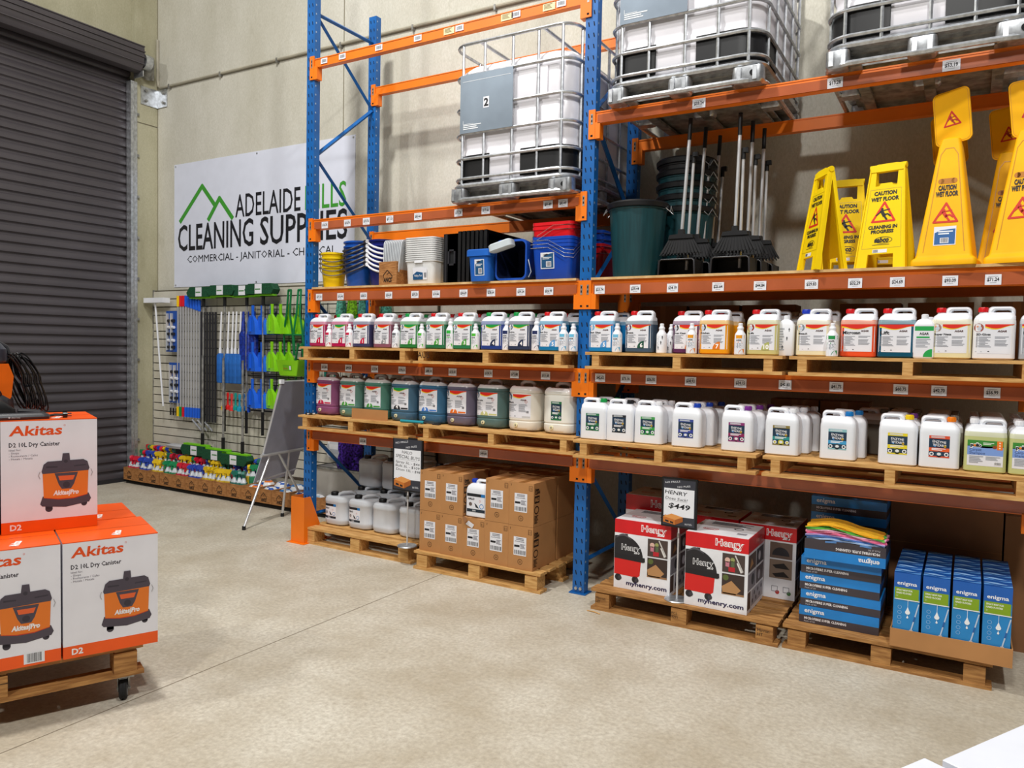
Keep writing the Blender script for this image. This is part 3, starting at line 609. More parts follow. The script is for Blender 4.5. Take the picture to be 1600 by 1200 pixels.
for x, dy, c1, c2, n, ds, kw in [
    (.33, -.035, 'd01848', 'd01848', None, B+'with pink band beside the leftmost crimson jerrycan', {}), (.575, -.05, 'd01848', 'd01848', '1', B+'with crimson label in front of the green-capped crimson jerrycan', {}),
    (1.075, -.05, '70747c', '8c9096', '2', B+'with grey label beside the mauve jerrycan', {}), (1.335, -.05, '4cc030', '4cc030', '3', B+'with lime band between the first two green jerrycans', {}),
    (1.60, -.03, '2cb83c', '4cc030', '3', 'tall white bottle with lime band between the two red-capped green jerrycans', dict(h=.235, r=.036)), (1.845, -.05, '4cc030', '4cc030', '3', B+'with lime band beside the right green jerrycan', {}),
    (2.093, -.0, '1c2a5e', '1c2a4e', '4', 'tall white bottle with navy label left of the dull navy jerrycan', dict(h=.235, r=.038)), (2.345, .0, '1c2a5e', '1c2a4e', '4', 'tall white bottle with navy label right of the dull navy jerrycan', dict(h=.235, r=.038)),
    (2.60, -.07, '68c0e4', '58b0e0', '5', 'first of three light blue labelled bottles beside the middle post', {}), (2.655, -.03, '68c0e4', '58b0e0', None, 'second of three light blue labelled bottles beside the middle post', {}), (2.69, .06, '68c0e4', '58b0e0', None, 'third and hindmost light blue labelled bottle beside the middle post', {}),
    (3.0, -.06, '78c4e8', '58b0e0', '5', B+'with light blue label before the slate blue jerrycan', {}), (3.055, .06, '78c4e8', '58b0e0', None, B+'peeking out behind the light blue labelled one', {}),
    (3.303, -.03, '303038', '303038', None, 'front one of three plain white bottles with small black arrows', dict(arrow=True)), (3.335, .07, '303038', '303038', None, 'middle one of three plain white bottles with small black arrows', dict(arrow=True)), (3.365, .17, '303038', '303038', None, 'rear one of three plain white bottles with small black arrows', dict(arrow=True)),
    (3.52, -.075, 'f0a018', 'f08a18', '7', B+'with orange label before the purple jerrycan', {}), (3.55, .05, 'f0c0a0', 'f08a58', None, B+'hidden behind the orange one near the purple jerrycan', {}),
    (3.825, -.07, 'f0a018', 'f08a18', '7', B+'with orange label right of the amber jerrycan', {}), (4.085, .0, '303038', '303038', None, 'tall plain white bottle with arrows right of the pale yellow jerrycan', dict(h=.245, r=.047, arrow=True)),
    (4.358, -.075, '1a9448', '1a9448', None, B+'with green wave label left of the orange red jerrycan', {}), (4.828, -.04, '18a04a', '18a04a', None, 'flat white bottle with green label between teal and cream jerrycans', dict(h=.245, r=.051)), (4.85, .07, '18a04a', '18a04a', None, 'flat white bottle just showing behind the green labelled flat bottle', dict(h=.235, r=.05))]:
    bottle(x, dy, z4, ds, c1, c2, num=n, **kw)

for i, xx in enumerate((1.50, 1.86, 2.22)): solo('added_dark_carton', 'added dark brown carton darkening the gap behind the green and navy jerrycans, %s from the left' % ORD[i], 'carton', lambda b: b.box(0, .34, 0, .32, 0, .33, 'card_dark') and b.box(.15, .19, -.0006, 0, 0, .33, 'tape'), (xx, .48, z4), 0, 'added dark cartons deep on the eye-level shelf')  # added cartons, dark brown to blacken the gap behind the jerrycans
for i, xx in enumerate((2.90, 3.28, 3.66, 4.30, 4.70, 5.10)): solo('added_dark_carton', 'added dark brown carton darkening the gap behind the labelled jerrycans, %s right of the middle post' % ORD[i], 'carton', lambda b: b.box(0, .36, 0, .20, 0, .35, 'card_dark') and b.box(.16, .20, -.0006, 0, 0, .35, 'tape'), (xx, .60, z4), 0, 'added dark cartons deep on the eye-level shelf')  # more dark cartons put in so the shelf back reads black

# ------------------------------------------------------------------ tall drums with tap bungs
z5t = 1.1235
def drum_body(b, liq, milk):
    h = .13
    b.loft([(0, h*.82, h*.82, .08), (.012, h*.95, h*.95, .08), (.03, h, h, .08), (.068, h, h, .08), (.072, h*.975, h*.975, .08), (.08, h*.975, h*.975, .08), (.084, h, h, .08), (.27, h, h, .08), (.275, h*.975, h*.975, .08), (.283, h*.975, h*.975, .08), (.287, h, h, .08), (.305, h*.99, h*.99, .08), (.322, h*.93, h*.93, .08), (.33, h*.82, h*.82, .05)], lambda z: liq if z < .30 else milk, 32)
    b.tube([(-.045, -.035, .315), (-.04, -.035, .350), (-.02, -.03, .366), (.025, -.02, .366), (.05, -.01, .352), (.055, -.01, .32)], .0165, milk, 10)
    b.cyl((.06, .07, .32), (.06, .07, .342), .026, milk, 14)
    for x in (-.085, .085): b.cyl((x, -.07, .325), (x, -.07, .334), .012, milk, 8)
def drum(x, y, liq, lab, ds, milk=None, w=.198):
    t = thing('liquid_drum', ds, 'drum', (x, y, z5t), 0, 'row of tall drums above the brown cartons')
    c = [int(liq[i:i+2], 16) for i in (0, 2, 4)]; mk = liquid('%02x%02x%02x' % tuple(int(v*.15+225*.85) for v in c))
    part('drum_body', t, lambda b: drum_body(b, liquid(liq), mk), ('drum', liq)); part('product_label', t, lab, None)
    def bung(b): b.tube([(-.035, -.129, .045), (-.035, -.138, .045)], .0145, M('bung', 'f2ecc0', .4), 16); b.tube([(-.035, -.138, .045), (-.035, -.142, .045)], .006, 'galv_dull', 8)
    part('tap_bung', t, bung, 'bung', label='pale yellow round tap bung')
DL = lambda wave, acc, num, name, seed=1: (lambda b: agar_label(b, wave, acc, num, name, w=.205, h=.175, hx=.13, hy=.13, r=.08, z0=.098, xo=-.018, ghs=True, seed=seed))
for x, liq, lab, ds in [
    (.215, '8c5078', DL(RED, 'c81846', '1', 'Apple'), 'tall drum of purple liquid, leftmost of the drum row'), (.50, '5c8478', DL(RED, '4aa03c', '3', 'Pine', 2), 'tall drum of grey green liquid, second from the left'),
    (.79, '508070', DL(RED, '4aa03c', '3', 'Fresh', 3), 'tall drum of green liquid behind the small cardboard strip'), (1.08, '486a82', DL(GRN, '26262c', '4', 'Power', 4), 'tall drum of blue liquid with green wave label'),
    (1.365, '3c6a8c', DL(RED, '4a80d0', '5', 'Fast Dry', 5), 'tall drum of bright blue liquid behind the turquoise handled tool'), (1.64, '6a6478', DL(RED, 'e8701c', '7', 'Kleen', 6), 'tall drum of grey violet liquid with orange number 7'),
    (1.92, '587472', DL(RED, 'c8c888', '9', 'Dry Lube', 7), 'tall drum of grey teal liquid beside the white drums'), (2.215, 'e8e4d8', DL(RED, 'c8c8c8', None, 'Bleach', 8), 'white drum with a full sized wave label')]:
    drum(x, .135+random.uniform(-.01, .01), liq, lab, ds)
drum(2.515, .135, 'ecebe2', lambda b: small_label(b, '2a7a4a', '1c5c3c', '2a7a4a', hy=.13, z0=.10, w=.085, h=.135), 'white drum with a small dark green label, rightmost of the drum row')
solo('cardboard_strip', 'small upright strip of brown cardboard before the green drums', 'cardboard', lambda b: b.box(-.195, .195, -.0015, .0015, 0, .085, 'card') and b.box(-.19, .19, -.03, .0, 0, .002, 'card'), (.80, -.045, z5t))
tl = thing('scraper_tool', 'turquoise handled tool lying before the bright blue drum', 'tool', (1.30, -.045, z5t+.013), radians(4))
part('handle', tl, lambda b: b.tube([(-.16, 0, 0), (-.14, 0, 0), (.0, 0, 0), (.06, 0, -.001)], .0115, M('turq', '1c96a8', .4), 10), label='turquoise grip')
part('head', tl, lambda b: b.tube([(.06, 0, 0), (.16, 0, -.004)], .006, 'charcoal', 8) and b.box(.15, .21, -.018, .018, -.012, -.002, 'charcoal'))
tp = thing('drum_tap', 'small black tap lying beside the leftmost purple drum', 'tap', (.13, -.06, z5t+.0105), radians(20))
part('tap_barrel', tp, lambda b: b.tube([(-.04, 0, 0), (.03, 0, 0)], .0095, 'black', 10)); part('tap_lever', tp, lambda b: b.tube([(.03, 0, 0), (.05, .0, .0)], .0125 - .003, 'galv', 10) and b.box(-.01, .0, -.03, .0, -.004, .004, 'white'))

# ------------------------------------------------------------------ white jerrycans, lower level of the right bay
E_ = lambda *c: (('E',)+c, lambda b: small_label(b, *c))
g5 = 'white jerrycans with coloured label patches'
WJ = [(2.877, '109a48', E_('2f7a50', '1c6a40', '1d7a44'), 'white jerrycan with green label patch, leftmost beside the middle post', 1), (3.071, '1c1c20', E_('20242c', '2a3440', '2c3a40'), 'white jerrycan with near black label patch and black cap', 1),
    (3.272, 'ececf0', E_('44a050', '2f9a3c', '2c9048'), 'white jerrycan with green label patch and white cap', 1), (3.528, '1440b0', E_('3a4c9a', '2c3c98', '3c50a0'), 'white jerrycan with blue label patch and dark blue cap', 2),
    (3.848, '7a2c90', E_('8a2c70', '8a1c58', '9a3c70'), 'white jerrycan with magenta label patch and purple cap', 2), (4.113, 'ececf0', E_('8a7a3c', '1c8c8c', 'c8c030'), 'white jerrycan with teal and gold label patch', 2),
    (4.425, '1478c0', E_('8cc0c8', '3c9cd0', '30404c'), 'white jerrycan with light blue label patch and bright blue cap', 1), (4.735, 'f0cc10', E_('e8d420', 'e8d420', '404c34'), 'white jerrycan with yellow label patch and yellow cap', 0), (4.938, 'f08010', E_('e0502c', 'e8602c', '2c4c5c'), 'white jerrycan with red label patch and orange cap', 0)]
for i, (x, cap, lab, ds, nb) in enumerate(WJ):
    y = -.065; x -= .012
    jerrycan(x, y, z5t, ds, None, cap, lab, True, g5, capr=.021, top='white')
    for k in range(nb): jerrycan(x+.035*(k+1)+.0, y+.15*(k+1), z5t, 'white jerrycan ' + ('directly behind' if k == 0 else 'two places behind') + ' the ' + ORD[i] + ' label patched one from the post', None, cap, None, True, 'white jerrycans queued behind the label patched ones', capr=.021, top='white')
for k in range(5):
    for i, (x, ds) in enumerate(((5.138, 'carpet shampoo jerrycan with green and blue label, cap on the left'), (5.34, 'carpet shampoo jerrycan with green and blue label, cut by the right picture edge'))):
        jerrycan(x+(.0*k), -.065+.15*k, z5t, ds if k == 0 else 'white-capped jerrycan ' + ORD[k-1] + ' in the queue behind the ' + ('uncut' if i == 0 else 'cut off') + ' carpet shampoo one', 'c4c888', 'ececf0', ('polo', shampoo_label) if k == 0 else None, False, 'carpet shampoo jerrycans in two queues', capr=.021)
    if k > 0 :
        for i, x in enumerate((4.735, 4.938)): jerrycan(x, -.065+.15*k, z5t, 'shaded jerrycan ' + ORD[k-1] + ' in the dark queue behind the ' + ('yellow' if i == 0 else 'orange') + ' capped one', '8a8478', '7a3c90' if (i == 0 and k == 1) else '8a8478', None, True, 'dim jerrycans in the dark queues', capr=.021)  # shade painted in: dull grey bodies and most caps
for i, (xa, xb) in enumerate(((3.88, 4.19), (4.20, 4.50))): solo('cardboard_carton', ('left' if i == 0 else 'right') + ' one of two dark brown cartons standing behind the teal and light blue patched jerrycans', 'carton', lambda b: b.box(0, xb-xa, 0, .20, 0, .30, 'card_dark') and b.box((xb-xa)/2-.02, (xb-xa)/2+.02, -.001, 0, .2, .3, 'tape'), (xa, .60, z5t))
for i, (xx, yy) in enumerate(((4.56, .35), (4.60, .50))): jerrycan(xx, yy, z5t, ('front' if i == 0 else 'rear') + ' one of two dark jerrycans in the shade left of the yellow capped queue', '6a6258', '6a6258', None, True, 'dim jerrycans in the dark queues')  # dark grey-brown colour stands in for the shade here

# ================================================================== intermediate bulk containers
def ibc(x, y, z, ds, num=None, plate='l'):
    t = thing('bulk_tank', ds, 'liquid tank', (x, y, z), 0, 'caged white bulk liquid tanks'); W, D = 1.02, 1.18
    def tank(b):
        s = lambda zz, k, r=.13: (zz, W/2*k, D/2*k, r, W/2, D/2)
        b.loft([s(.13, .80), s(.15, .92), s(.19, .955), s(.36, .955), s(.375, .945), s(.40, .945), s(.415, .955), s(.62, .96), s(.64, .95), s(.67, .95), s(.69, .96), s(.92, .955), s(.97, .94), s(1.01, .87), s(1.02, .70)], 'tank', 40)
        b.lathe([(.12, 1.02), (.12, 1.05), (.10, 1.06), (0, 1.06)], M('lid_blk', '26262a', .5), 20, (W/2, D/2))
        for xx in (.24, .5, .78): b.box(xx-.03, xx+.03, .012, .03, .70, .90, 'tank')
    part('tank', t, tank, 'ibct')
    def corner(b, xx, sx):
        if 1:
            pts = []; r = .15
            for k in range(7): a = pi/2*k/6; pts.append((xx + sx*(.012 + r - r*cos(a)), .012 + r - r*sin(a)))
            pts = [(xx+sx*.012, .42)] + pts + [(xx+sx*(.33 if sx > 0 else .42), .012)]
            n = len(pts); vs = [(a, c, zz) for zz in (.15, .34) for a, c in pts]
            b.add(vs, [(i, i+1, n+i+1, n+i) for i in range(n-1)], 'black')
            vs = [(W/2+(a-W/2)*.985, D/2+(c-D/2)*.985, zz) for zz in (.15, .345) for a, c in pts]; b.add(vs, [(i, i+1, n+i+1, n+i) for i in range(n-1)], 'black')
    for xx, sx in ((0, 1), (W, -1)): part('corner_guard', t, lambda b: corner(b, xx, sx), ('ibcc', sx), label='black moulded corner guard')
    def cage(b):
        for zz in (.17, .315, .50, .69, .925, 1.155):
            loop = [(px, py, zz) for px, py in [(a, c) for a, c in [(q[0], q[1]) for q in [(v[0], v[1]) for v in MBloop(W, D)]]]]
            b.tube(loop, .0115, 'galv', 6, closed=True)
        for xx in (.10, .29, .53, .74, .93):
            for yy in (.006, D-.006): b.tube([(xx, yy, .13), (xx, yy, 1.155)], .0105, 'galv', 6)
        for yy in (.14, .37, .6, .83, 1.05):
            for xx in (.006, W-.006): b.tube([(xx, yy, .13), (xx, yy, 1.155)], .0105, 'galv', 6)
        for xx in (.25, .78): b.tube([(xx, 0, 1.155), (xx, D, 1.155)], .012, 'galv', 6)
    part('cage', t, cage, 'ibcg', label='galvanised tube cage')
    def base(b):
        b.loft([(.105, W/2, D/2, .12, W/2, D/2), (.118, W/2+.012, D/2+.012, .12, W/2, D/2), (.135, W/2, D/2, .12, W/2, D/2), (.14, W/2-.02, D/2-.02, .12, W/2, D/2)], 'galv', 32)
        b.box(.05, W-.05, .06, D-.06, .085, .105, 'galv_dull'); b.box(.12, W-.12, .09, .10, .02, .09, 'galv_dull'); b.box(.10, W-.10, .10, D-.10, .035, .045, 'galv_dull')
        b.tube([(v[0], v[1], .016) for v in MBloop(W, D)], .016, 'galv', 6, closed=True)
        for xx in (.16, W/2, W-.16): b.box(xx-.03, xx+.03, .02, D-.02, .0, .02, 'galv_dull')
        for (xx, w) in ((.0, .13), (W/2-.09, .15), (W-.19, .19)):
            for yy in (0, D-.09, D/2-.05):
                b.loft([(.0, w*.42, .045, .02, xx+w/2, yy+.045), (.015, w/2, .05, .025, xx+w/2, yy+.045), (.10, w/2*.96, .048, .025, xx+w/2, yy+.045)], 'galv', 16)
                if yy == 0:
                    for q in (.25, .75): b.box(xx+w*q-.012, xx+w*q+.012, -.012, .0, .012, .095, 'galv')
        b.tube([(W-.06, -.0095, .055), (W-.06, -.011, .055)], .017, 'dark_hole', 12)
    part('steel_base', t, base, 'ibcb', label='galvanised steel pallet base')
    def plt(b):
        z0, z1 = .50, .925; x0, x1 = .09, .545
        b.box(x0, x1, -.016, -.012, z0, z1, M('plate', '8794a2', .4, .3, var=.08, sc=3))
        p = Print(b, y=-.0165); g = ink('e4e8ec'); p.rect(x0+.02, z1-.05, x1-.02, z1-.047, g)
        p.lines(x0+.03, z0+.02, x0+.2, z0+.06, 3, g); p.stroke([(x0+.03, z0+.09), (x0+.03, z0+.065), (x0+.12, z0+.065)], .003, g)
        if num: p.rect(.295, .665, .345, .745, 'paper', 1); p.text(num, .32, .678, .054, ink('101014'), l=2, al='c', bold=.04)
    part('data_plate', t, plt, ('plt', num), label='grey metal data plate' + (' with a number 2 sticker' if num else ''))
    return t
def MBloop(W, D, r=.13, n=6):
    out = []
    for cx, cy, a0 in ((W-r, D-r, 0), (r, D-r, pi/2), (r, r, pi), (W-r, r, 3*pi/2)):
        for k in range(n): a = a0+pi/2*k/(n-1); out.append((cx+(r+0)*cos(a), cy+r*sin(a)))
    return out
ibc(1.625, -.10, 2.8255, 'white caged bulk tank on the left bay with a number 2 sticker on its plate', '2')
ibc(2.895, -.10, 3.3735, 'white caged bulk tank at the top, just right of the middle post')
ibc(4.265, -.10, 3.3735, 'white caged bulk tank at the top right corner, cut by the picture edge')

# ================================================================== shelf of buckets (left bay)
zs = 2.2355
def bucket(x, y, z, ds, col, hcol, r=.115, h=.19, grp=None, thick=.006, ang=0, sheen=.35):
    t = thing('bucket', ds, 'bucket', (x, y, z), ang, grp); m = M('bucket_'+col, col, sheen)
    part('pail', t, lambda b: b.lathe([(0, 0), (r*.78, 0), (r*.80, .004), (r*.985, h-.02), (r*1.07, h-.018), (r*1.07, h-.004), (r*.98, h), (r*.965, h-.01), (r*.77, .008), (0, .006)], m, 28), ('pail', col, r, h))
    def hd(b):
        pts = []
        for k in range(13): a = pi*k/12; pts.append((-(r*1.09)*cos(a), -(r*1.09)*sin(a)-.0, h-.012 - .075*sin(a)))
        b.tube(pts, thick, M('hnd_'+hcol, hcol, .4), 6)
        for sx in (-1, 1): b.tube([(sx*r*1.05, 0, h-.012), (sx*r*1.14, -.012, h-.012)], thick*2, M('hnd_'+hcol), 8)
    part('bucket_handle', t, hd, ('bh', r, h, hcol, thick)); return t
for i in range(4): bucket(.185, .16, zs+i*.040, ('bottom', 'second', 'third', 'top')[i] + ' yellow bucket of the nested stack beside the left post', 'f0cc00', '77726c', .108, .19, 'nested yellow buckets', .005, radians(35))
for i in range(6): bucket(.475, .17, zs+i*.0385, ('bottom', 'second', 'third', 'fourth', 'fifth', 'top')[i] + ' blue bucket of the stack with dark grey handles', '1252b0', '34333c', .128, .20, 'nested blue buckets with dark grey handles', .009, radians(-25))
for i in range(6): bucket(.735, .19, zs+i*.0385, ('bottom', 'second', 'third', 'fourth', 'fifth', 'top')[i] + ' navy bucket of the stack with thick white handles', '14207c', 'eceef4', .128, .20, 'nested navy buckets with white handles', .009, radians(48))
def crate_logo(b, W, y, z0, s=1, c='2c1a0c', word=True, f=None):
    p = Print(b, y=y, f=f); K = ink(c); x = W/2
    p.stroke([(x-.045*s, z0+.03*s), (x-.045*s, z0+.055*s), (x-.005*s, z0+.095*s), (x+.045*s, z0+.050*s), (x+.045*s, z0+.03*s)], .007*s, K, 1); p.stroke([(x-.008*s, z0+.06*s), (x+.018*s, z0+.078*s), (x+.03*s, z0+.06*s)], .005*s, K, 1)
    p.text('ANCS', x, z0, .034*s, K, al='c', bold=.05, w=.085*s)
def crate(b, W, D, H, th=.012, mat='crate_wood'):
    b.box(0, W, 0, th, 0, H, mat); b.box(0, W, D-th, D, 0, H, mat); b.box(0, th, th, D-th, 0, H, mat); b.box(W-th, W, th, D-th, 0, H, mat); b.box(th, W-th, th, D-th, 0, th, mat)
cr = thing('wooden_crate', 'small wooden crate with a burnt house logo among the buckets, holding clear lids', 'crate', (.845, -.0, zs))
part('crate_body', cr, lambda b: crate(b, .185, .30, .19)); part('burnt_logo', cr, lambda b: crate_logo(b, .185, -.0006, .025, 1.0))
for i in range(11):
    solo('flat_tub_top', 'translucent lid standing upright in the wooden crate, ' + ORD[i] + ' from the left', 'lid',
         lambda b: (b.__setattr__('T', Matrix.Rotation(pi/2, 4, 'Z')), b.ring(rloop(-.13, .13, 0, .36, .04), rloop(-.115, .115, .015, .345, .03), -.004, .004, 'clear_tint', False), b.box(-.118, .118, -.001, .001, .012, .348, 'clear'))[0],
         (.868+i*.0145 + (.0 if i < 9 else .0), .15, zs+.013), group='translucent lids standing in the wooden crate', key='lid', rot=(0, radians(2+.6*i), 0))
def tub(b, col, w, d, h, rim=.012, t=.88):
    m = M('tub_'+col, col, .35) if col != 'clearw' else M('tub_clearw', 'e9eaea', .3)
    rl = .009 if col == 'clearw' else .022; b.loft([(0, w/2*t*.97, d/2*t*.97, .03), (.006, w/2*t, d/2*t, .035), (h-rl, w/2*.93 if col == 'clearw' else w/2*.97, d/2*.93 if col == 'clearw' else d/2*.97, .04), (h-rl, w/2, d/2, .042), (h, w/2, d/2, .042), (h, w/2*.955, d/2*.955, .038), (.02, w/2*t*.93, d/2*t*.93, .03)], m, 32, (1, 1))
for i in range(12):
    t = thing('white_tub', ('lowest white tub of the nested stack, with a blue and white label' if i == 0 else ORD[i] + ' white tub up in the nested stack beside the black crates'), 'tub', (1.245, .145, zs+i*.0165), 0, 'nested white tubs')
    part('tub_body', t, lambda b: tub(b, 'clearw', .31, .27, .19), 'wtub')
    if i == 0: part('tub_label', t, lambda b: (lambda p: (p.rect(-.06, .035, .08, .13, 'paper', 0), p.poly([(-.06, .035), (.04, .035), (.04, .09), (-.02, .10), (-.06, .075)], ink('145080'), 1), p.text('Utility Tub', -.045, .06, .016, ink('ffffff'), w=.075), p.barcode(.05, .05, .075, .09, 1)))(Print(b, warp=lambda x, z: -.1217-.075*(z-.03), y=-.003)))
    if i == 0: part('tub_rim_grip', t, lambda b: b.box(-.04, .04, -.138, -.134, .168, .186, 'white'))
for i in range(7):
    t = thing('black_crate', ('foremost black crate standing on its side, with handle slots' if i == 0 else ORD[i] + ' black crate nested on its side behind the handle slotted one'), 'crate', (1.455+i*.040, .06+i*.0, zs), 0, 'nested black crates on their sides')
    def bc(b):
        y1 = .52; h = .40
        b.box(0, .16, 0, .012, .012, h-.012, 'charcoal' if False else 'black'); b.box(0, .16, y1-.012, y1, .012, h-.012, 'black'); b.box(0, .16, .012, y1-.012, .012, .022, 'black'); b.box(0, .16, .012, y1-.012, h-.022, h-.012, 'black')
        b.box(0, .008, .012, y1-.012, .022, h-.022, 'black'); b.box(.145, .172, -.012, .012, 0, h, 'black'); b.box(.145, .172, 0, y1, h-.012, h, 'black'); b.box(.145, .172, 0, y1, 0, .012, 'black')
        if i == 0:
            for zz in (.14, .25): b.box(.05, .12, -.014, .0, zz, zz+.014, 'charcoal')
            for xx in (.05, .106): b.box(xx, xx+.014, -.014, .0, .14, .264, 'charcoal')
            b.box(.066, .104, -.002, .0, .155, .248, 'dark_hole'); b.box(.02, .032, -.006, 0, .012, h-.012, 'charcoal')
    part('crate_body', t, bc, ('bcr', i == 0))
lb = thing('lidded_bucket', 'small square blue bucket with a thick blue lid and barcode label', 'bucket', (1.865, .03, zs))
part('bucket_body', lb, lambda b: tub(b, '2468c8', .20, .20, .20, t=.84)); part('bucket_lid', lb, lambda b: b.loft([(.185, .108, .108, .03), (.228, .108, .108, .03), (.236, .10, .10, .028)], M('tub_2468c8'), 24))
def blue_label(b, w, h, z0, yf, xo=0):
    p = Print(b, warp=yf, y=-.001); p.rect(xo-w/2, z0, xo+w/2, z0+h, 'paper', 0); e = w*.06
    p.rect(xo-w/2+e, z0+e, xo+w/2-e, z0+h-e, ink('14507c'), 1); p.poly([(xo-w/2+e, z0+h-e), (xo-w/2+e, z0+h*.7), (xo, z0+h*.88), (xo+w*.3, z0+h-e)], ink('e4e6ea'), 2); p.poly([(xo-w*.35, z0+h*.86), (xo, z0+h*.92), (xo+w*.1, z0+h*.86), (xo-w*.2, z0+h*.80)], ink('26202c'), 3)
    p.lines(xo-w*.35, z0+h*.55, xo+w*.35, z0+h*.72, 2, ink('e4e6ea'), 2); p.rect(xo-w*.1, z0+h*.12, xo+w*.28, z0+h*.45, 'paper', 2); p.barcode(xo-w*.06, z0+h*.16, xo+w*.25, z0+h*.42, 3)
part('product_label', lb, lambda b: blue_label(b, .085, .12, .04, lambda x, z: -.084-.068*z, .01))
# bucket lying with its mouth to the front
tb2 = thing('tipped_bucket', 'square blue bucket tipped on its side, its dark open mouth facing the front', 'bucket', (2.115, .30, zs))
def tip(b):
    b.T = Matrix.Translation((0, .0, .152)) @ Matrix.Rotation(pi/2, 4, 'X')
    mm = M('tub_1c50b4', '1c50b4', .35)
    b.loft([(0, .11, .12, .03), (.006, .115, .125, .035), (.28, .132, .148, .04), (.28, .134, .150, .045), (.305, .134, .150, .045), (.305, .122, .134, .038)], mm, 32, (1, 0)); b.loft([(.304, .1215, .1335, .038), (.28, .118, .130, .035), (.02, .105, .115, .03)], M('tub_inside_shade', '0a1638', .5), 32, (0, 1))  # inner wall coloured near-black blue as painted shade
part('bucket_body', tb2, tip)
part('bucket_handle', tb2, lambda b: b.tube([(.14, -.29, .15), (.165, -.29, .06), (.15, -.30, .02)], .004, 'galv', 6))
solo('folded_cloth', 'pale grey folded pad draped over the mouth of the tipped blue bucket', 'cloth', lambda b: (b.__setattr__('T', Matrix.Rotation(radians(-14), 4, 'Y')), b.loft([(-.028, .09, .035, .02), (-.022, .10, .045, .03), (.02, .10, .045, .03), (.03, .085, .035, .02)], M('padgrey', 'c2ccd2', .7), 24))[0], (2.065, -.055, zs+.25), rz=0)
def sq_bucket(x, y, z, ds, col, lab=False, grp=None, side=1):
    t = thing('bucket', ds, 'bucket', (x, y, z), 0, grp)
    part('pail', t, lambda b: tub(b, col, .335, .30, .25, t=.86), ('sqb', col))
    part('wire_handle', t, lambda b: b.tube([(-side*.17, 0, .235), (-side*.168, -.145, .225), (-side*.02, -.157, .225), (side*.11, -.157, .155), (side*.168, -.12, .150), (side*.17, 0, .235)], .0022, 'chrome', 5), ('wh', side))
    if lab: part('product_label', t, lambda b: blue_label(b, .11, .115, .075, lambda x, z: -.130-.084*z, -.03))
for i in range(3): sq_bucket(2.455, .13, zs+i*.026, ('bottom blue bucket of the blue and red stack, carrying the label', 'middle blue bucket of the blue and red stack', 'uppermost blue bucket, directly under the red ones')[i], '1248b4', i == 0, 'nested square buckets beside the middle post')
for i in range(2): sq_bucket(2.455, .13, zs+.125+i*.03, ('lower red bucket on top of the blue ones', 'upper red bucket, topmost of the blue and red stack')[i], 'dc1420', False, 'nested square buckets beside the middle post', -1)
for i in range(4): sq_bucket(2.50, .56, zs+i*.05, ('bottom', 'second', 'third', 'top')[i] + ' bucket of the rear stack seen just past the middle post', 'c8141c' if i < 2 else '1248b4', False, 'rear stack of square buckets', -1)

# ================================================================== right bay: bins, brooms, warning signs
def bin_(x, y, z, ds, black=False, ang=0):
    t = thing('round_bin', ds, 'rubbish bin', (x, y, z), ang, 'round dark green rubbish bins'); m = 'bin_green' if not black else 'black'
    def body(b):
        n = 60; vs = []; prof = [(.155, 0), (.16, .006), (.193, .455), (.20, .46), (.203, .50), (.19, .50), (.188, .45), (.15, .012)]
        for r, z in prof:
            for k in range(n): rr = r + (.0028 if (k % 4 < 2 and .006 <= z <= .455 and r > .156) else 0); a = 2*pi*k/n; vs.append((rr*cos(a), rr*sin(a), z))
        fs = [(i*n+k, i*n+(k+1) % n, (i+1)*n+(k+1) % n, (i+1)*n+k) for i in range(len(prof)-1) for k in range(n)] + [tuple(range(n-1, -1, -1)), tuple(range((len(prof)-1)*n, len(prof)*n))]
        b.add(vs, fs, m)
    part('bin_body', t, body, ('bin', black))
    part('rim', t, lambda b: b.lathe([(.196, .468), (.213, .472), (.216, .50), (.205, .512), (.19, .51), (.188, .49)], 'black', 40), 'binrim', label='black rolled rim')
    for s in (-1, 1): part('wire_handle', t, lambda b: b.tube([(s*.205, -.06, .47), (s*.235, -.05, .44), (s*.228, 0, .49), (s*.235, .05, .44), (s*.205, .06, .47)], .003, 'galv', 5), ('bwh', s))
bin_(3.035, .17, zs, 'single dark green ribbed bin with black rim, beside the middle post', ang=radians(8))
for i in range(5): bin_(3.265, .50, zs+i*.085, ('bottom', 'second', 'third', 'fourth', 'black topmost')[i] + ' bin of the nested stack behind the single green bin', i == 4, radians(-20))
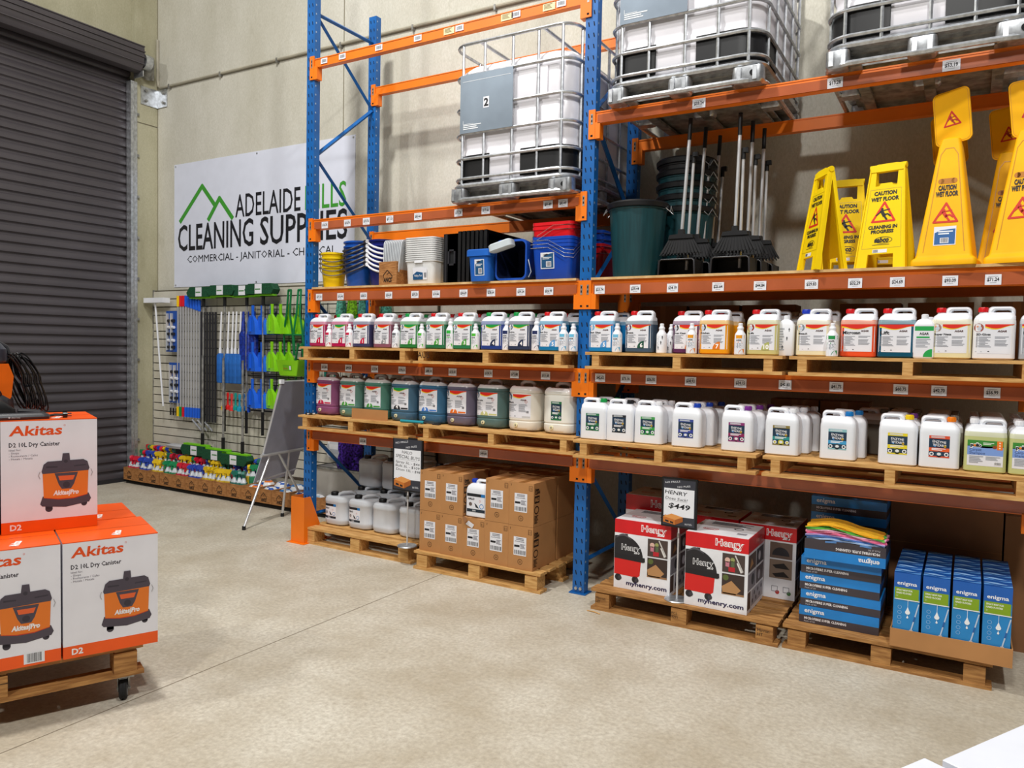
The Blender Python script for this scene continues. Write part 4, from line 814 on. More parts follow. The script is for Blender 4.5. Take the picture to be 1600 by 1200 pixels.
def broomset(x, y, k, side, top, lean):
    rows = ('front', 'middle', 'rear')[k]
    t = thing('broom', 'black broom with silver handle, %s one of the %s group beside the green bins' % (rows, side), 'broom', (x, y-.02, zs+.075), 0, 'silver handled brooms')
    part('handle', t, lambda b: b.tube([(0, 0, .20), (lean, .0, top-.13)], .0115, 'alu', 12), ('bh', lean, top)); part('grip', t, lambda b: b.tube([(lean*.98, 0, top-.14), (lean*1.15, 0, top)], .014, 'black', 12), ('bg', lean, top))
    def head(b):
        b.prism([(-.085, .175), (.085, .175), (.078, .20), (.02, .205), (.018, .235), (-.018, .235), (-.02, .205), (-.078, .20)], -.02, .02, 'black')
    part('broom_head', t, head, 'bhead')
    def br(b):
        for i in range(36):
            u = i/35*2-1
            for yy, q in ((-.022, 1.0), (0, .97), (.02, .94)): b.add([(u*.08-.0022, yy*.5, .177), (u*.08+.0022, yy*.5, .177), (u*.138*q+.005, yy*1.3, .065+.008*((i*7) % 3)), (u*.138*q-.003, yy*1.3, .065+.008*((i*5) % 3))], [(0, 1, 2, 3)], 'bristle')
        b.prism([(-.08, .178), (.08, .178), (.125, .085), (-.125, .085)], -.009, .009, 'black')
    part('bristles', t, br, 'bristles')
    d = thing('long_handled_dustpan', 'black upright dustpan of the %s broom, %s group' % (rows, side), 'dustpan', (x-.02, y+.035, zs), 0, 'upright black dustpans below the brooms')
    part('handle', d, lambda b: b.tube([(.035, .02, .05), (lean+.028, .02, top-.20)], .010, 'alu', 10), ('dh', lean, top)); part('hand_grip', d, lambda b: b.tube([(lean+.028, .02, top-.20), (lean+.030, .02, top-.13)], .014, 'black', 10) and b.box(lean+.03, lean+.06, .0, .03, top-.16, top-.13, 'black'), ('dg', lean, top))
    def pan(b):
        b.box(-.13, .13, .07, .085, 0, .11, 'black'); b.box(-.13, .13, -.09, .07, 0, .006, 'black')
        for s in (-1, 1): b.prism([(s*.13, 0), (s*.122, 0), (s*.118, .11), (s*.126, .11)], -.09, .07, 'black')
        b.tube([(-.124, -.088, .005), (-.118, -.088, .10), (-.105, -.088, .112), (.105, -.088, .112), (.118, -.088, .10), (.124, -.088, .005)], .005, 'charcoal', 6); b.box(-.118, .118, -.09, .07, .108, .113, 'black')
    part('pan', d, pan, 'dpan')
for k in range(3):
    broomset(3.37+k*.03, .13+k*.24, k, 'left', .96, .035); broomset(3.725+k*.02, .13+k*.24, k, 'right', .95+.01*k, .01)
def falling(p, x, z, s, red, K, l=1):
    p.poly([(x-s*.5, z), (x+s*.5, z), (x, z+s*.9)], ink('ffffff') if False else red, l) if False else None
    w = s*.085; p.stroke([(x-s*.44, z+w/2), (x+s*.44, z+w/2), (x, z+s*.84), (x-s*.44, z+w/2), (x, z+w/2)], w, red, l)
    for q, zz in ((-s*.44, w/2), (s*.44, w/2), (0, s*.84)): p.disc(x+q, z+zz, w/2, red, l, n=10)
    p.disc(x-s*.07, z+s*.56, s*.05, K, l+1, n=10)
    p.stroke([(x-s*.09, z+s*.48), (x+s*.02, z+s*.28)], s*.13, K, l+1); p.stroke([(x-s*.10, z+s*.47), (x-s*.29, z+s*.30)], s*.055, K, l+1); p.stroke([(x-s*.06, z+s*.49), (x+s*.22, z+s*.53)], s*.045, K, l+1)
    p.stroke([(x+s*.02, z+s*.32), (x+s*.16, z+s*.34), (x+s*.27, z+s*.24)], s*.06, K, l+1); p.stroke([(x+s*.0, z+s*.30), (x+s*.13, z+s*.11)], s*.075, K, l+1)
def aframe(x, y, rz, ds, H=.62):
    t = thing('wet_floor_sign', ds, 'warning sign', (x, y, zs), rz, 'yellow folding wet floor signs'); Y = 'yellow_sign'
    def panel(b, sgn, holes=True):
        an = radians(7.5)*sgn
        b.T = Matrix.Translation((0, sgn*-.085, 0)) @ Matrix.Rotation(-an, 4, 'X')
        def q(z): return .142-.047*z/H
        y0, y1 = -.008, .008
        for s in (-1, 1):
            b.prism([(s*q(0), 0), (s*.075, 0), (s*.07, .085), (s*q(.085), .085)], y0, y1, Y); b.prism([(s*q(H-.13), H-.13), (s*.06, H-.13), (s*.06, H-.04), (s*q(H-.04), H-.04)], y0, y1, Y)
            b.prism([(s*q(0), 0), (s*(q(0)-.006), 0), (s*(q(H)-.006), H-.03), (s*q(H), H-.03)], y0-.006 if sgn > 0 else y0, y1+.012 if sgn > 0 else y1+.006, Y)
        b.prism([(-q(.085), .085), (q(.085), .085), (q(H-.13), H-.13), (.04, H-.13), (.03, H-.115), (-.03, H-.115), (-.04, H-.13), (-q(H-.13), H-.13)], y0, y1, Y)
        b.prism([(-q(H), H-.045), (q(H), H-.045), (q(H), H-.01), (.05, H), (-.05, H), (-q(H), H-.01)], y0-.004, y1+.004, Y)
        b.T = None
    part('front_panel', t, lambda b: panel(b, 1), 'afp'); part('rear_panel', t, lambda b: panel(b, -1), 'arp')
    part('hinge_bar', t, lambda b: b.tube([(-.10, 0, H-.02), (.10, 0, H-.02)], .017, Y, 12), 'ahb')
    def pr(b):
        b.T = Matrix.Translation((0, -.085, 0)) @ Matrix.Rotation(-radians(7.5), 4, 'X'); p = Print(b, y=-.0085); K = ink('1c1a14'); R = ink('d8240c')
        o = [(-.108, .12), (.108, .12), (.085, .47), (-.085, .47)]; p.stroke(o+[o[0]], .003, M('yel_edge', 'c9ab00', .4), 0)
        p.text('CAUTION', 0, .435, .022, K, al='c', bold=.05, w=.125); p.text('WET FLOOR', 0, .40, .022, K, al='c', bold=.05, w=.155)
        falling(p, 0, .272, .14, R, K); p.text('CLEANING IN', 0, .235, .019, K, al='c', bold=.05, w=.16); p.text('PROGRESS', 0, .208, .019, K, al='c', bold=.05, w=.125)
        p.text('sabco', 0, .155, .028, K, al='c', bold=.05, w=.08, skew=.15); p.hoop(.01, .166, .05, .003, K, rz=.02); p.rect(-.05, .138, .045, .141, K)
        p.rect(-.045, .092, .035, .112, 'paper'); p.barcode(-.042, .094, -.015, .11, 2)
    part('printed_warning', t, pr, 'aprt'); return t
aframe(4.250, .12, radians(-58), 'yellow folding wet floor sign turned sideways, leftmost of the warning signs')
aframe(4.335, .47, radians(4), 'yellow folding wet floor sign partly hidden behind the sideways one')
aframe(4.60, .13, radians(-14), 'yellow folding wet floor sign in full view, left of the tall pyramid')
aframe(4.53, .68, radians(8), 'yellow folding wet floor sign deep on the shelf, barely visible')
def pyramid(x, y, rz, ds, blue=False, K='c03010', cardrz=0):
    t = thing('pyramid_sign', ds, 'warning sign', (x, y, zs), rz, 'tall amber pyramid warning signs'); Am = 'amber_sign'; H = .72
    def body(b):
        b.loft([(0, .158, .158, .02), (.02, .16, .16, .02), (.035, .155, .155, .02), (.045, .142, .142, .02), (.06, .137, .137, .02), (H-.05, .056, .056, .02), (H-.01, .046, .046, .02), (H, .03, .03, .015)], Am, 32)
    part('cone', t, body, 'pyr')
    def pr(b):
        yf = lambda x, z: -.137+.081*(z-.06)/(H-.11); p = Print(b, warp=yf, y=-.001); R = ink('d22a10'); k2 = ink('2a2014')
        p.stroke([(-.10, .075), (-.042, .62), (-.02, .655), (.02, .655), (.042, .62), (.10, .075)], .004, M('amb_edge', 'c98a00', .4), 0)
        p.rect(-.032, .455, .032, .485, M('amb_dark', 'c07800', .5), 0); p.disc(-.032, .47, .015, M('amb_dark'), 0); p.disc(.032, .47, .015, M('amb_dark'), 0)
        p.text('CAUTION', 0, .42, .026, k2, al='c', bold=.06, w=.088); p.text('WET FLOOR', 0, .385, .026, k2, al='c', bold=.06, w=.11); falling(p, 0, .235, .13, R, R)
        if blue: p.rect(-.052, .11, .056, .215, 'paper', 1); p.rect(-.048, .115, .052, .18, ink('1c5c9c'), 2); p.poly([(-.048, .18), (.052, .18), (.052, .20), (-.02, .195)], ink('1c5c9c'), 2); p.lines(-.03, .165, .045, .19, 2, ink('e8eef4'), 3); p.rect(-.02, .122, .022, .152, 'paper', 3); p.barcode(-.016, .125, .018, .15, 4)
    part('printed_warning', t, pr, ('ppr', blue))
    def card(b):
        b.T = Matrix.Translation((0, 0, H+.10)) @ Matrix.Rotation(cardrz, 4, 'Z') @ Matrix.Rotation(radians(-6), 4, 'Y')
        pts = rloop(-.095, .095, -.13, .17, .03); b.prism(pts, -.006, .006, Am); p = Print(b, y=-.0065)
        pi_ = rloop(-.088, .088, -.123, .163, .026); p.stroke(pi_+[pi_[0]], .002, M('amb_edge'), 0); falling(p, 0, -.03, .095, ink('c8241c'), ink('a8301c'))
    part('top_card', t, card, ('pcard', cardrz), label='amber card standing upright in the tip')
pyramid(4.915, .12, radians(-6), 'tall amber pyramid sign with a blue and white barcode sticker', True, cardrz=radians(-14))
pyramid(5.28, .11, radians(-14), 'tall amber pyramid sign cut by the right picture edge', cardrz=radians(16))
pyramid(4.89, .64, radians(8), 'amber pyramid sign behind the sticker one, showing its card', cardrz=radians(0)); pyramid(5.20, .60, 0, 'amber pyramid sign behind the cut off one, card seen between the front two', cardrz=radians(-10))

# ================================================================== floor level, left bay
zp = .1445
def cube_can(x, y, z, ds, lab=False, group=None, rz=0, tint='clear_drum'):
    t = thing('clear_drum', ds, 'drum', (x, y, z), rz, group); m = M('clear_drum', 'd6dae0', .22, var=.03, alpha=.88)
    def body(b):
        h = .128
        b.loft([(0, h*.8, h*.8, .06), (.015, h*.95, h*.95, .065), (.04, h, h, .068), (.06, h, h, .068), (.064, h*.98, h*.98, .066), (.20, h*.98, h*.98, .066), (.205, h, h, .068), (.225, h, h, .068), (.245, h*.95, h*.95, .066), (.258, h*.80, h*.80, .05)], m, 32)
        b.tube([(.02, -.07, .25), (.022, -.068, .275), (.04, -.045, .287), (.08, .02, .287), (.095, .05, .275), (.10, .06, .245)], .013, m, 10)
    part('drum_body', t, body, 'ccb'); part('screw_cap', t, lambda b: b.lathe([(.034, .255), (.034, .282), (.030, .288), (0, .288)], 'black', 18, (-.04, -.06)), 'ccc', label='black screw cap')
    if lab: part('product_label', t, lambda b: halo_label(b, -.10, .06, .135, .13, wfun(.1255, .1255, .066)), 'ccl')
    return t
cube_can(.285, .20, zp, 'translucent cube drum with pictured label, leftmost on the floor pallet', True, 'front row of cube drums on the floor pallet')
cube_can(.560, .205, zp, 'translucent cube drum with pictured label, second from the orange guard', True, 'front row of cube drums on the floor pallet')
cube_can(.835, .205, zp, 'unlabelled translucent cube drum just left of the price stand', False, 'front row of cube drums on the floor pallet')
cube_can(1.115, .215, zp, 'unlabelled translucent cube drum behind the pole of the price stand', False, 'front row of cube drums on the floor pallet')
for i, x in enumerate((.30, .57, .84, 1.12)): cube_can(x, .53, zp, 'translucent cube drum in the rear row, directly behind the ' + ORD[i] + ' front one', False, 'rear row of cube drums')
for i, x in enumerate((.33, .61, .89, 1.15)): cube_can(x, .58, zp+.289, 'translucent cube drum ' + ORD[i] + ' from the left in the raised rear row', False, 'raised rear row of cube drums')
gt = thing('storage_tub', 'plain light grey tub standing behind the blue left post', 'tub', (-.28, .93, 0))
part('tub_body', gt, lambda b: b.loft([(0, .36, .13, .03), (.01, .37, .135, .03), (.50, .40, .15, .03), (.50, .40, .15, .03), (.50, .37, .13, .03), (.05, .34, .11, .03)], M('grey_tub', 'b9b6b0', .6), 24)); part('rim', gt, lambda b: b.ring([(0, 0)]*0 or rloop(-.41, .41, -.16, .16, .03), rloop(-.37, .37, -.12, .12, .03), -.5, -.48, 'galv_dull', False) and None, rot=(pi/2*3, 0, 0))

def carton(x, y, ds, row, col, sticker=True, mark=False, torn=False, d=.35):
    t = thing('brown_carton', ds, 'carton', (x, y, zp+row*.316), 0, 'stacked brown cartons on the floor pallet'); W, H = .203, .314
    def body(b):
        b.box(0, W, 0, d, 0, H, 'card'); b.box(W/2-.025, W/2+.025, -.0005, d+.0005, H-.0, H+.0008, 'tape')
    part('carton_box', t, body, ('cart', d))
    def pr(b):
        p = Print(b, y=-.0006); k = ink('4a2e16')
        p.rect(.045, .10, .15, .235, 'paper', 0)
        for zz in (.222, .212): p.rect(.065, zz, .13, zz+.005, ink('70707a'))
        p.text('CLEANER', .055, .198, .008, ink('30303a'), w=.08); p.rect(.05, .16, .095, .175, ink('16161c')); p.lines(.10, .15, .145, .185, 4, ink('8c8c96')); p.barcode(.05, .108, .145, .138, 1)
        p.text('3', .012, .285, .014, k); p.stroke([(.165, .262), (.192, .262), (.192, .295), (.165, .295), (.165, .262)], .002, k); p.text('11', .178, .268, .018, k, al='c', w=.014); p.hoop(.10, .055, .02, .003, k, n=12); p.text('20', .10, .049, .012, k, al='c')
    if sticker: part('shipping_label', t, pr, 'cpr', label='white shipping label with barcode')
    if mark:
        def sd(b):
            p = Print(b, f=lambda u, y, z: (W+.0006-y, u, z)); k = ink('2c1a0c')
            for (tx, zz, hh, ww) in (('Oates', .26, .016, .06), ('CLEAN', .235, .022, .075)): p.text(tx, .015, zz, hh, k, w=ww, bold=.05)
            p.rect(.012, .17, .085, .222, k, 1); p.text('HALO', .018, .183, .026, MATS['card'], l=2, w=.06, bold=.06); p.hoop(.045, .12, .035, .008, k, rz=.03, n=14); p.lines(.015, .02, .075, .08, 6, k, 1)
        part('printed_side', t, sd, 'csd')
    if torn: part('torn_flap', t, lambda b: b.add([(.0, -.002, H), (.045, -.035, H-.035), (.055, -.02, H-.005), (.02, .0, H+.004)], [(0, 1, 2, 3)], 'card_dark') and b.add([(.03, -.004, H-.05), (.09, -.004, H-.075), (.11, -.008, H-.045), (.06, -.008, H-.02)], [(0, 1, 2, 3)], 'paper'))
cx = [1.400, 1.607, 1.814, 2.021, 2.228]; cn = ['leftmost', 'second from left', 'middle', 'second from right', 'rightmost']
for i in range(5):
    for r in (0, 1):
        if r == 1 and i == 2: continue
        carton(cx[i], -.125-.006*i, ('lower' if r == 0 else 'upper') + ' brown carton with white label, ' + cn[i] + (', torn under the white jerrycan' if (i == 2) else ' column of the front row'), r, i, True, i in (4,) or (i == 1 and r == 1), i == 2)
    for r in (0, 1): carton(cx[i], .25-.006*i, ('lower' if r == 0 else 'upper') + ' brown carton of the rear row, behind the ' + cn[i] + ' front column', r, i, False, False, d=.34)
hw = jerrycan(1.918, -.05, zp+.3168, 'white jerrycan with blue cap and pictured label standing in the gap of the carton stack', None, '1440b8', ('halo5', lambda b: halo_label(b, -.08, .04, .16, .14, y=-.066)), False, None, top='white')

def price_stand(x, y, z, zb, zt, ds, w, lines, rz=0, px=0):
    t = thing('price_stand', ds, 'price sign', (x, y, z), rz, 'black framed price signs on poles'); zb -= z; zt -= z; h = zt-zb
    part('base_disc', t, lambda b: b.lathe([(.078, 0), (.08, .004), (.075, .009), (0, .011)], 'galv', 28), 'psb'); part('pole', t, lambda b: b.tube([(0, 0, .008), (0, 0, zb+.01)], .0065, 'alu', 10) and b.tube([(0, 0, zb*.86), (0, 0, zb*.86+.03)], .010, 'galv_dull', 10))
    def board(b):
        b.box(px-w/2, px+w/2, -.010, .004, zb, zt, 'black'); p = Print(b, y=-.0105); C = ink('33353f'); Wt = ink('eceef4'); K = ink('15151a')
        e = .012; p.rect(px-w/2+e, zb+e, px+w/2-e, zt-e, C, 0); p.rect(px-w/2+e*1.3, zb+h*.22, px+w/2-e*1.5, zt-h*.22, Wt, 1)
        p.text('NO FRILLS', px-w*.40, zt-h*.13, h*.035, Wt, w=w*.42, rot=.16); p.text('NO FUSS', px-w*.05, zt-h*.20, h*.035, Wt, w=w*.36, rot=.16)
        z = zt-h*.22
        for (txt, dz, hh, ww, xo, bo) in lines: p.text(txt, px+xo*w, z-dz*h, hh*h, K, l=2, al='c', w=ww*w, bold=bo, rot=-.05, skew=.15)
        for i in range(6): p.rect(px-w*.40+i*w*.075, zb+h*.14, px-w*.40+i*w*.075+w*.05, zb+h*.235, ink('d8873c'), 2)
        p.poly([(px-w*.44, zb+h*.20), (px-w*.20, zb+h*.27), (px+w*.12, zb+h*.22), (px-w*.1, zb+h*.15)], ink('e39a50'), 3)
        p.poly([(px-w*.44, zb+h*.20), (px-w*.1, zb+h*.15), (px-w*.1, zb+h*.05), (px-w*.44, zb+h*.09)], ink('c8742c'), 3); p.poly([(px-w*.1, zb+h*.15), (px+w*.12, zb+h*.22), (px+w*.12, zb+h*.13), (px-w*.1, zb+h*.05)], ink('a85c20'), 3)
        p.poly([(px-w*.38, zb+h*.14), (px-w*.28, zb+h*.125), (px-w*.28, zb+h*.09), (px-w*.38, zb+h*.105)], K, 4); p.poly([(px-w*.24, zb+h*.12), (px-w*.15, zb+h*.105), (px-w*.15, zb+h*.07), (px-w*.24, zb+h*.085)], K, 4)
        p.text('IN FULL', px+w*.18, zb+h*.07, h*.035, Wt, l=2, w=w*.2, rot=.06)
    part('sign_board', t, board, label='black board with handwritten white panel')
price_stand(1.262, -.105, .1445, .585, 1.012, 'black price sign on a silver pole listing special buys in handwriting', .30, [('HALO', .08, .055, .34, -.02, 0), ('SPECIAL BUYS', .17, .06, .80, 0, 0), ('______', .19, .03, .6, 0, 0), ('Spray 5L - $44', .27, .045, .80, 0, 0), ('Bulk 5L - $109', .34, .045, .80, 0, 0), ('Drum 15L - $98', .41, .045, .80, .02, 0)])
price_stand(3.500, -.16, .1445, .612, .930, 'black price sign on a silver pole showing a handwritten price of 449 dollars', .232, [('HENRY', .12, .075, .62, -.10, .01), ('Does Suck!', .23, .055, .62, -.08, 0), ('_______', .245, .03, .6, -.08, 0), ('$449', .40, .10, .60, 0, .02)])

# ---- red and white vacuum cartons
def hbox(x, y, z, ds, W=.39, H=.465, D=.38, rz=0, alt=False):
    t = thing('vacuum_carton', ds, 'carton', (x, y, z), rz, 'red and white vacuum cartons'); Rd = M('hred', 'd4141e', .35); Wh = M('hwhite', 'eeeff4', .35)
    def body(b):
        b.box(0, W, 0, D, 0, H*.80, Wh); b.box(0, W, 0, D, H*.80, H*.995, Rd); b.box(.004, W-.004, .004, D-.004, H*.99, H, Wh); b.box(0, .002, -.0004, D*.3, H*.2, H*.8, Wh)
    part('carton_box', t, body, ('hb', W, H, D))
    def pr(b):
        p = Print(b, y=-.0006); K = ink('222024'); R = ink('d8201c'); Wt = ink('f4f4f6'); T = ink('b98a5a')
        if not alt:
            p.poly([(.0, H*.80), (W*.0, H*.81), (W*.5, H*.80)], Rd, 0)
            p.poly([(.002, H*.20), (W*.42, H*.19), (W*.47, H*.22), (W*.49, H*.45), (.002, H*.47)], R, 1)
            for q in (.08, .39): p.disc(W*q, H*.155, H*.05, K, 1); p.disc(W*(q+.03), H*.15, H*.03, ink('3c3a40'), 2)
            pts = [(.002, H*.44), (.002, H*.755)] + [(W*.16 + W*.36*cos(pi/2-pi/2*i/10), H*.46+H*.31*sin(pi/2-pi/2*i/10)) for i in range(11)]
            p.poly(pts, K, 2); p.poly([(.002, H*.43), (W*.53, H*.415), (W*.56, H*.43), (W*.555, H*.485), (.002, H*.50)], ink('1c1a1e'), 3); p.rect(W*.19, H*.76, W*.24, H*.795, K, 2)
            p.band(.01, W*.30, H*.72, lambda t: .02*sin(t*pi), lambda t: .03*sin(t*pi)+.004, ink('55535a'), 3)
            p.text('Henry', W*.13, H*.565, H*.08, Wt, l=4, w=W*.345, bold=.045); p.text('Henry', W*.136, H*.568, H*.074, K, l=5, w=W*.337, bold=.0); p.text('200', W*.36, H*.528, H*.03, Wt, l=4, w=W*.10, bold=.04)
        else:
            p.rect(W*.55, H*.56, W*.94, H*.78, ink('6e5a50'), 1); p.disc(W*.74, H*.60, W*.15, ink('2c2a30'), 2, 0, 180); p.rect(W*.55, H*.28, W*.94, H*.54, ink('8c7868'), 1); p.poly([(W*.6, H*.46), (W*.8, H*.5), (W*.9, H*.42), (W*.66, H*.42)], ink('221e20'), 2); p.poly([(W*.6, H*.34), (W*.8, H*.38), (W*.9, H*.31), (W*.66, H*.30)], ink('221e20'), 2)
            for q in (.60, .80): p.stroke([(W*q, H*.10), (W*(q+.1), H*.10), (W*(q+.1), H*.17), (W*q, H*.17), (W*q, H*.10)], .003, ink('8c8c94')); p.disc(W*(q+.1), H*.09, .013, ink('b84040' if q < .7 else '4c7c4c'), 2)
        if not alt:
            for (za, zb2, c) in ((.525, .775, '4a3c38'), (.23, .505, '3a2c28')): p.rect(W*.60, H*za, W*.95, H*zb2, ink(c), 1)
            p.disc(W*.68, H*.69, .016, ink('e0b8a8'), 2); p.rect(W*.65, H*.60, W*.71, H*.67, ink('c88090'), 2); p.disc(W*.76, H*.70, .013, ink('9aa060'), 2); p.rect(W*.74, H*.60, W*.79, H*.68, ink('5a6a48'), 2)
            p.rect(W*.70, H*.54, W*.80, H*.60, ink('c0202c'), 3); p.stroke([(W*.80, H*.76), (W*.92, H*.56)], .008, ink('d0ccc8'), 3); p.stroke([(W*.84, H*.66), (W*.90, H*.55)], .012, ink('e8e4e0'), 3)
            p.poly([(W*.62, H*.24), (W*.60, H*.33), (W*.75, H*.42), (W*.90, H*.31), (W*.82, H*.24)], T, 2); p.disc(W*.66, H*.455, .018, ink('5c6a34'), 2); p.rect(W*.60, H*.23, W*.95, H*.255, ink('9c7450'), 2)
            p.text('myhenry.com', W*.95, H*.065, H*.058, ink('2c2450'), al='r', w=W*.72, bold=.03)
        p.text('Henry', W*.48, H*.865, H*.088, Wt, l=1, w=W*.45, bold=.05); p.text('Henry', W*.487, H*.869, H*.080, R, l=2, w=W*.437, bold=-.012); p.text('200', W*.76, H*.828, H*.035, Wt, l=1, w=W*.13, bold=.05)
    part('front_print', t, pr, ('hpr', alt, W, H))
    def sd(b):
        p = Print(b, f=lambda u, y, z: (W+.0006-y, u, z))
        for i, (a, c, q, r, col) in enumerate(((.02, .48, .55, .77, '5c4c46'), (.52, .97, .55, .77, '38343c'), (.02, .48, .30, .52, '8c8890'), (.52, .97, .30, .52, '54484c'), (.02, .20, .05, .28, '4a3630'), (.25, .97, .06, .27, 'a8a6b0'))): p.rect(D*a, H*q, D*c, H*r, ink(col), 0)
        p.poly([(D*.1, H*.58), (D*.2, H*.72), (D*.32, H*.62)], ink('b98a5a'), 1); p.disc(D*.7, H*.66, .03, ink('c8c4c8'), 1); p.disc(D*.3, H*.42, .035, ink('2c2a30'), 1); p.disc(D*.7, H*.40, .03, ink('b8b4bc'), 1)
        for k in range(6): p.disc(D*(.32+.11*k), H*(.12+.09*(k % 2)), .014, ink('2c2a34'), 1)
        p.text('Henry', D*.45, H*.87, H*.06, ink('e88a80'), l=1, w=D*.4, bold=.05)
    part('side_print', t, sd, ('hsd', W, H, D))
    def tp(b):
        p = Print(b, f=lambda u, y, v: (u, v, H+.0006-y)); p.hoop(W*.3, D*.35, .05, .004, ink('c82028'), rz=.03); p.text('Henry', W*.2, D*.30, .03, ink('c82028'), w=.08); p.hoop(W*.7, D*.55, .03, .008, ink('303036')); p.rect(W*.75, D*.2, W*.9, D*.3, ink('8c8c94')); p.lines(W*.2, D*.7, W*.9, D*.9, 4, ink('50505a'), 1)
    part('top_print', t, tp, ('htp', W, H, D)); return t
zc = .1448
hbox(3.052, -.135, zc, 'red and white vacuum carton front left on the weathered pallet'); hbox(3.562, -.205, zc, 'red and white vacuum carton right of the 449 dollar sign, foremost', D=.41)
hbox(2.96, .275, zc, 'red and white vacuum carton behind the front left one, mostly its dark top showing', H=.56, D=.36, alt=True); hbox(3.375, .28, zc, 'red and white vacuum carton in the shade behind the price sign', H=.47, D=.36, alt=True); hbox(3.785, .24, zc, 'red and white vacuum carton showing nozzle pictures behind the foremost right one', H=.47, W=.36, D=.38, alt=True)

# ---- blue flat boxes
def cloth_box(x, y, z, ds, W=.43, H=.0985, D=.30, up=True, open_=False, rz=0):
    t = thing('cloth_box', ds, 'box', (x, y, z), rz, 'flat blue and charcoal cloth boxes'); Bl = M('eblue', '1b82d0', .35); Dk = M('edark', '413a40', .4)
    s = .54
    def body(b):
        lo, hi = (Dk, Bl) if up else (Bl, Dk)
        b.box(0, W, 0, D, 0, H*(1-s) if up else H*s, lo); b.box(0, W, 0, D, H*(1-s) if up else H*s, H, hi)
        if open_:
            b.box(0, W, 0, .004, H, H+.012, Dk)
    part('carton_box', t, body, ('eb', up, W, H, D, open_))
    def pr(b):
        p = Print(b, y=-.0006) if up else Print(b, f=lambda u, y, z: (W-u, y, H-z), y=-.0006)
        p.text('enigma', .03, H*.64, H*.26, ink('f4f6fa'), w=.11, bold=.02); p.text('MICROFIBRE SUPER CLEANING', .03, H*.22, H*.14, ink('ece8ea'), w=.23, bold=.03); p.text('Pack of 50', .03, H*.06, H*.10, ink('c8c4c8'), w=.06)
    part('front_print', t, pr, ('ebp', up, W, H)); return t
for i in range(4): cloth_box(4.238+(.0, .004, -.003, .002)[i], -.125+(.0, .008, .006, .003)[i], zc+i*.0992, ('bottom', 'second', 'third', 'fourth')[i] + ' blue and charcoal box of the front stack beside the mop box tray')
cloth_box(4.262, -.165, zc+4*.0992, 'upside down blue and charcoal box on top of the front stack, holding folded cloths', up=False, open_=True, H=.104)
for i in range(7): cloth_box(4.225, .25, zc+i*.0992, ORD[i] + ' box up from the pallet in the tall shaded stack behind the cloths', D=.30)
ZC = [0, .011, .021, .031, .039, .046, .053, .060, .066, .072, .077, .082]
cc = ['5c8cc8', 'a8c4ec', '4a78c0', 'c8b0e8', 'e86a98', 'f088a8', 'f0b8d0', '70c850', '58b848', 'f0a010', 'f4b820']
for i, c in enumerate(cc):
    def cl(b, i=i, c=c):
        n = 22; m = 8; vs = []; W = .425 - .004*abs(i-4)
        for sd in (0, 1):
            for j in range(m):
                for k in range(n+1):
                    u = k/n; v = j/(m-1); zz = ZC[i] + .012*sin(u*pi*1.2+.4)*(i/10) + .008*math.exp(-((u-.33)/.14)**2)*(i/6) - .014*(i/10)*max(0, u-.5)*2 + .0018*sin(u*19+i*1.7)+ .002*sin(v*9+i)
                    e = ZC[i+1]-ZC[i]-.0008 if sd else 0
                    vs.append((u*W + .005*sin(v*11+i*2), v*.21 + .006*sin(u*14+i*1.3), zz + e))
        S = (n+1)*m; fs = []
        for j in range(m-1):
            for k in range(n): a = j*(n+1)+k; fs += [(a, a+1, a+n+2, a+n+1), (S+a, S+a+n+1, S+a+n+2, S+a+1)]
        for k in range(n): fs.append((k, S+k, S+k+1, k+1)); a = (m-1)*(n+1)+k; fs.append((a, a+1, S+a+1, S+a))
        for j in range(m-1): a = j*(n+1); fs.append((a, a+n+1, S+a+n+1, S+a)); a += n; fs.append((a, S+a, S+a+n+1, a+n+1))
        b.add(vs, fs, M('cloth_'+c, c, .9, var=.08, sc=40, bump=.3, bsc=300)); 
    nm = ('lowest', 'second', 'third', 'fourth', 'fifth', 'sixth', 'seventh', 'eighth', 'ninth', 'tenth', 'topmost')[i]
    solo('folded_cloth', nm + ' folded cloth of the colourful pile, ' + ('blue' if i < 4 else 'pink' if i < 7 else 'green' if i < 9 else 'orange yellow'), 'cloth', cl, (4.266, -.162, zc+4*.0992+.1045), group='colourful folded cloths on the box stack')

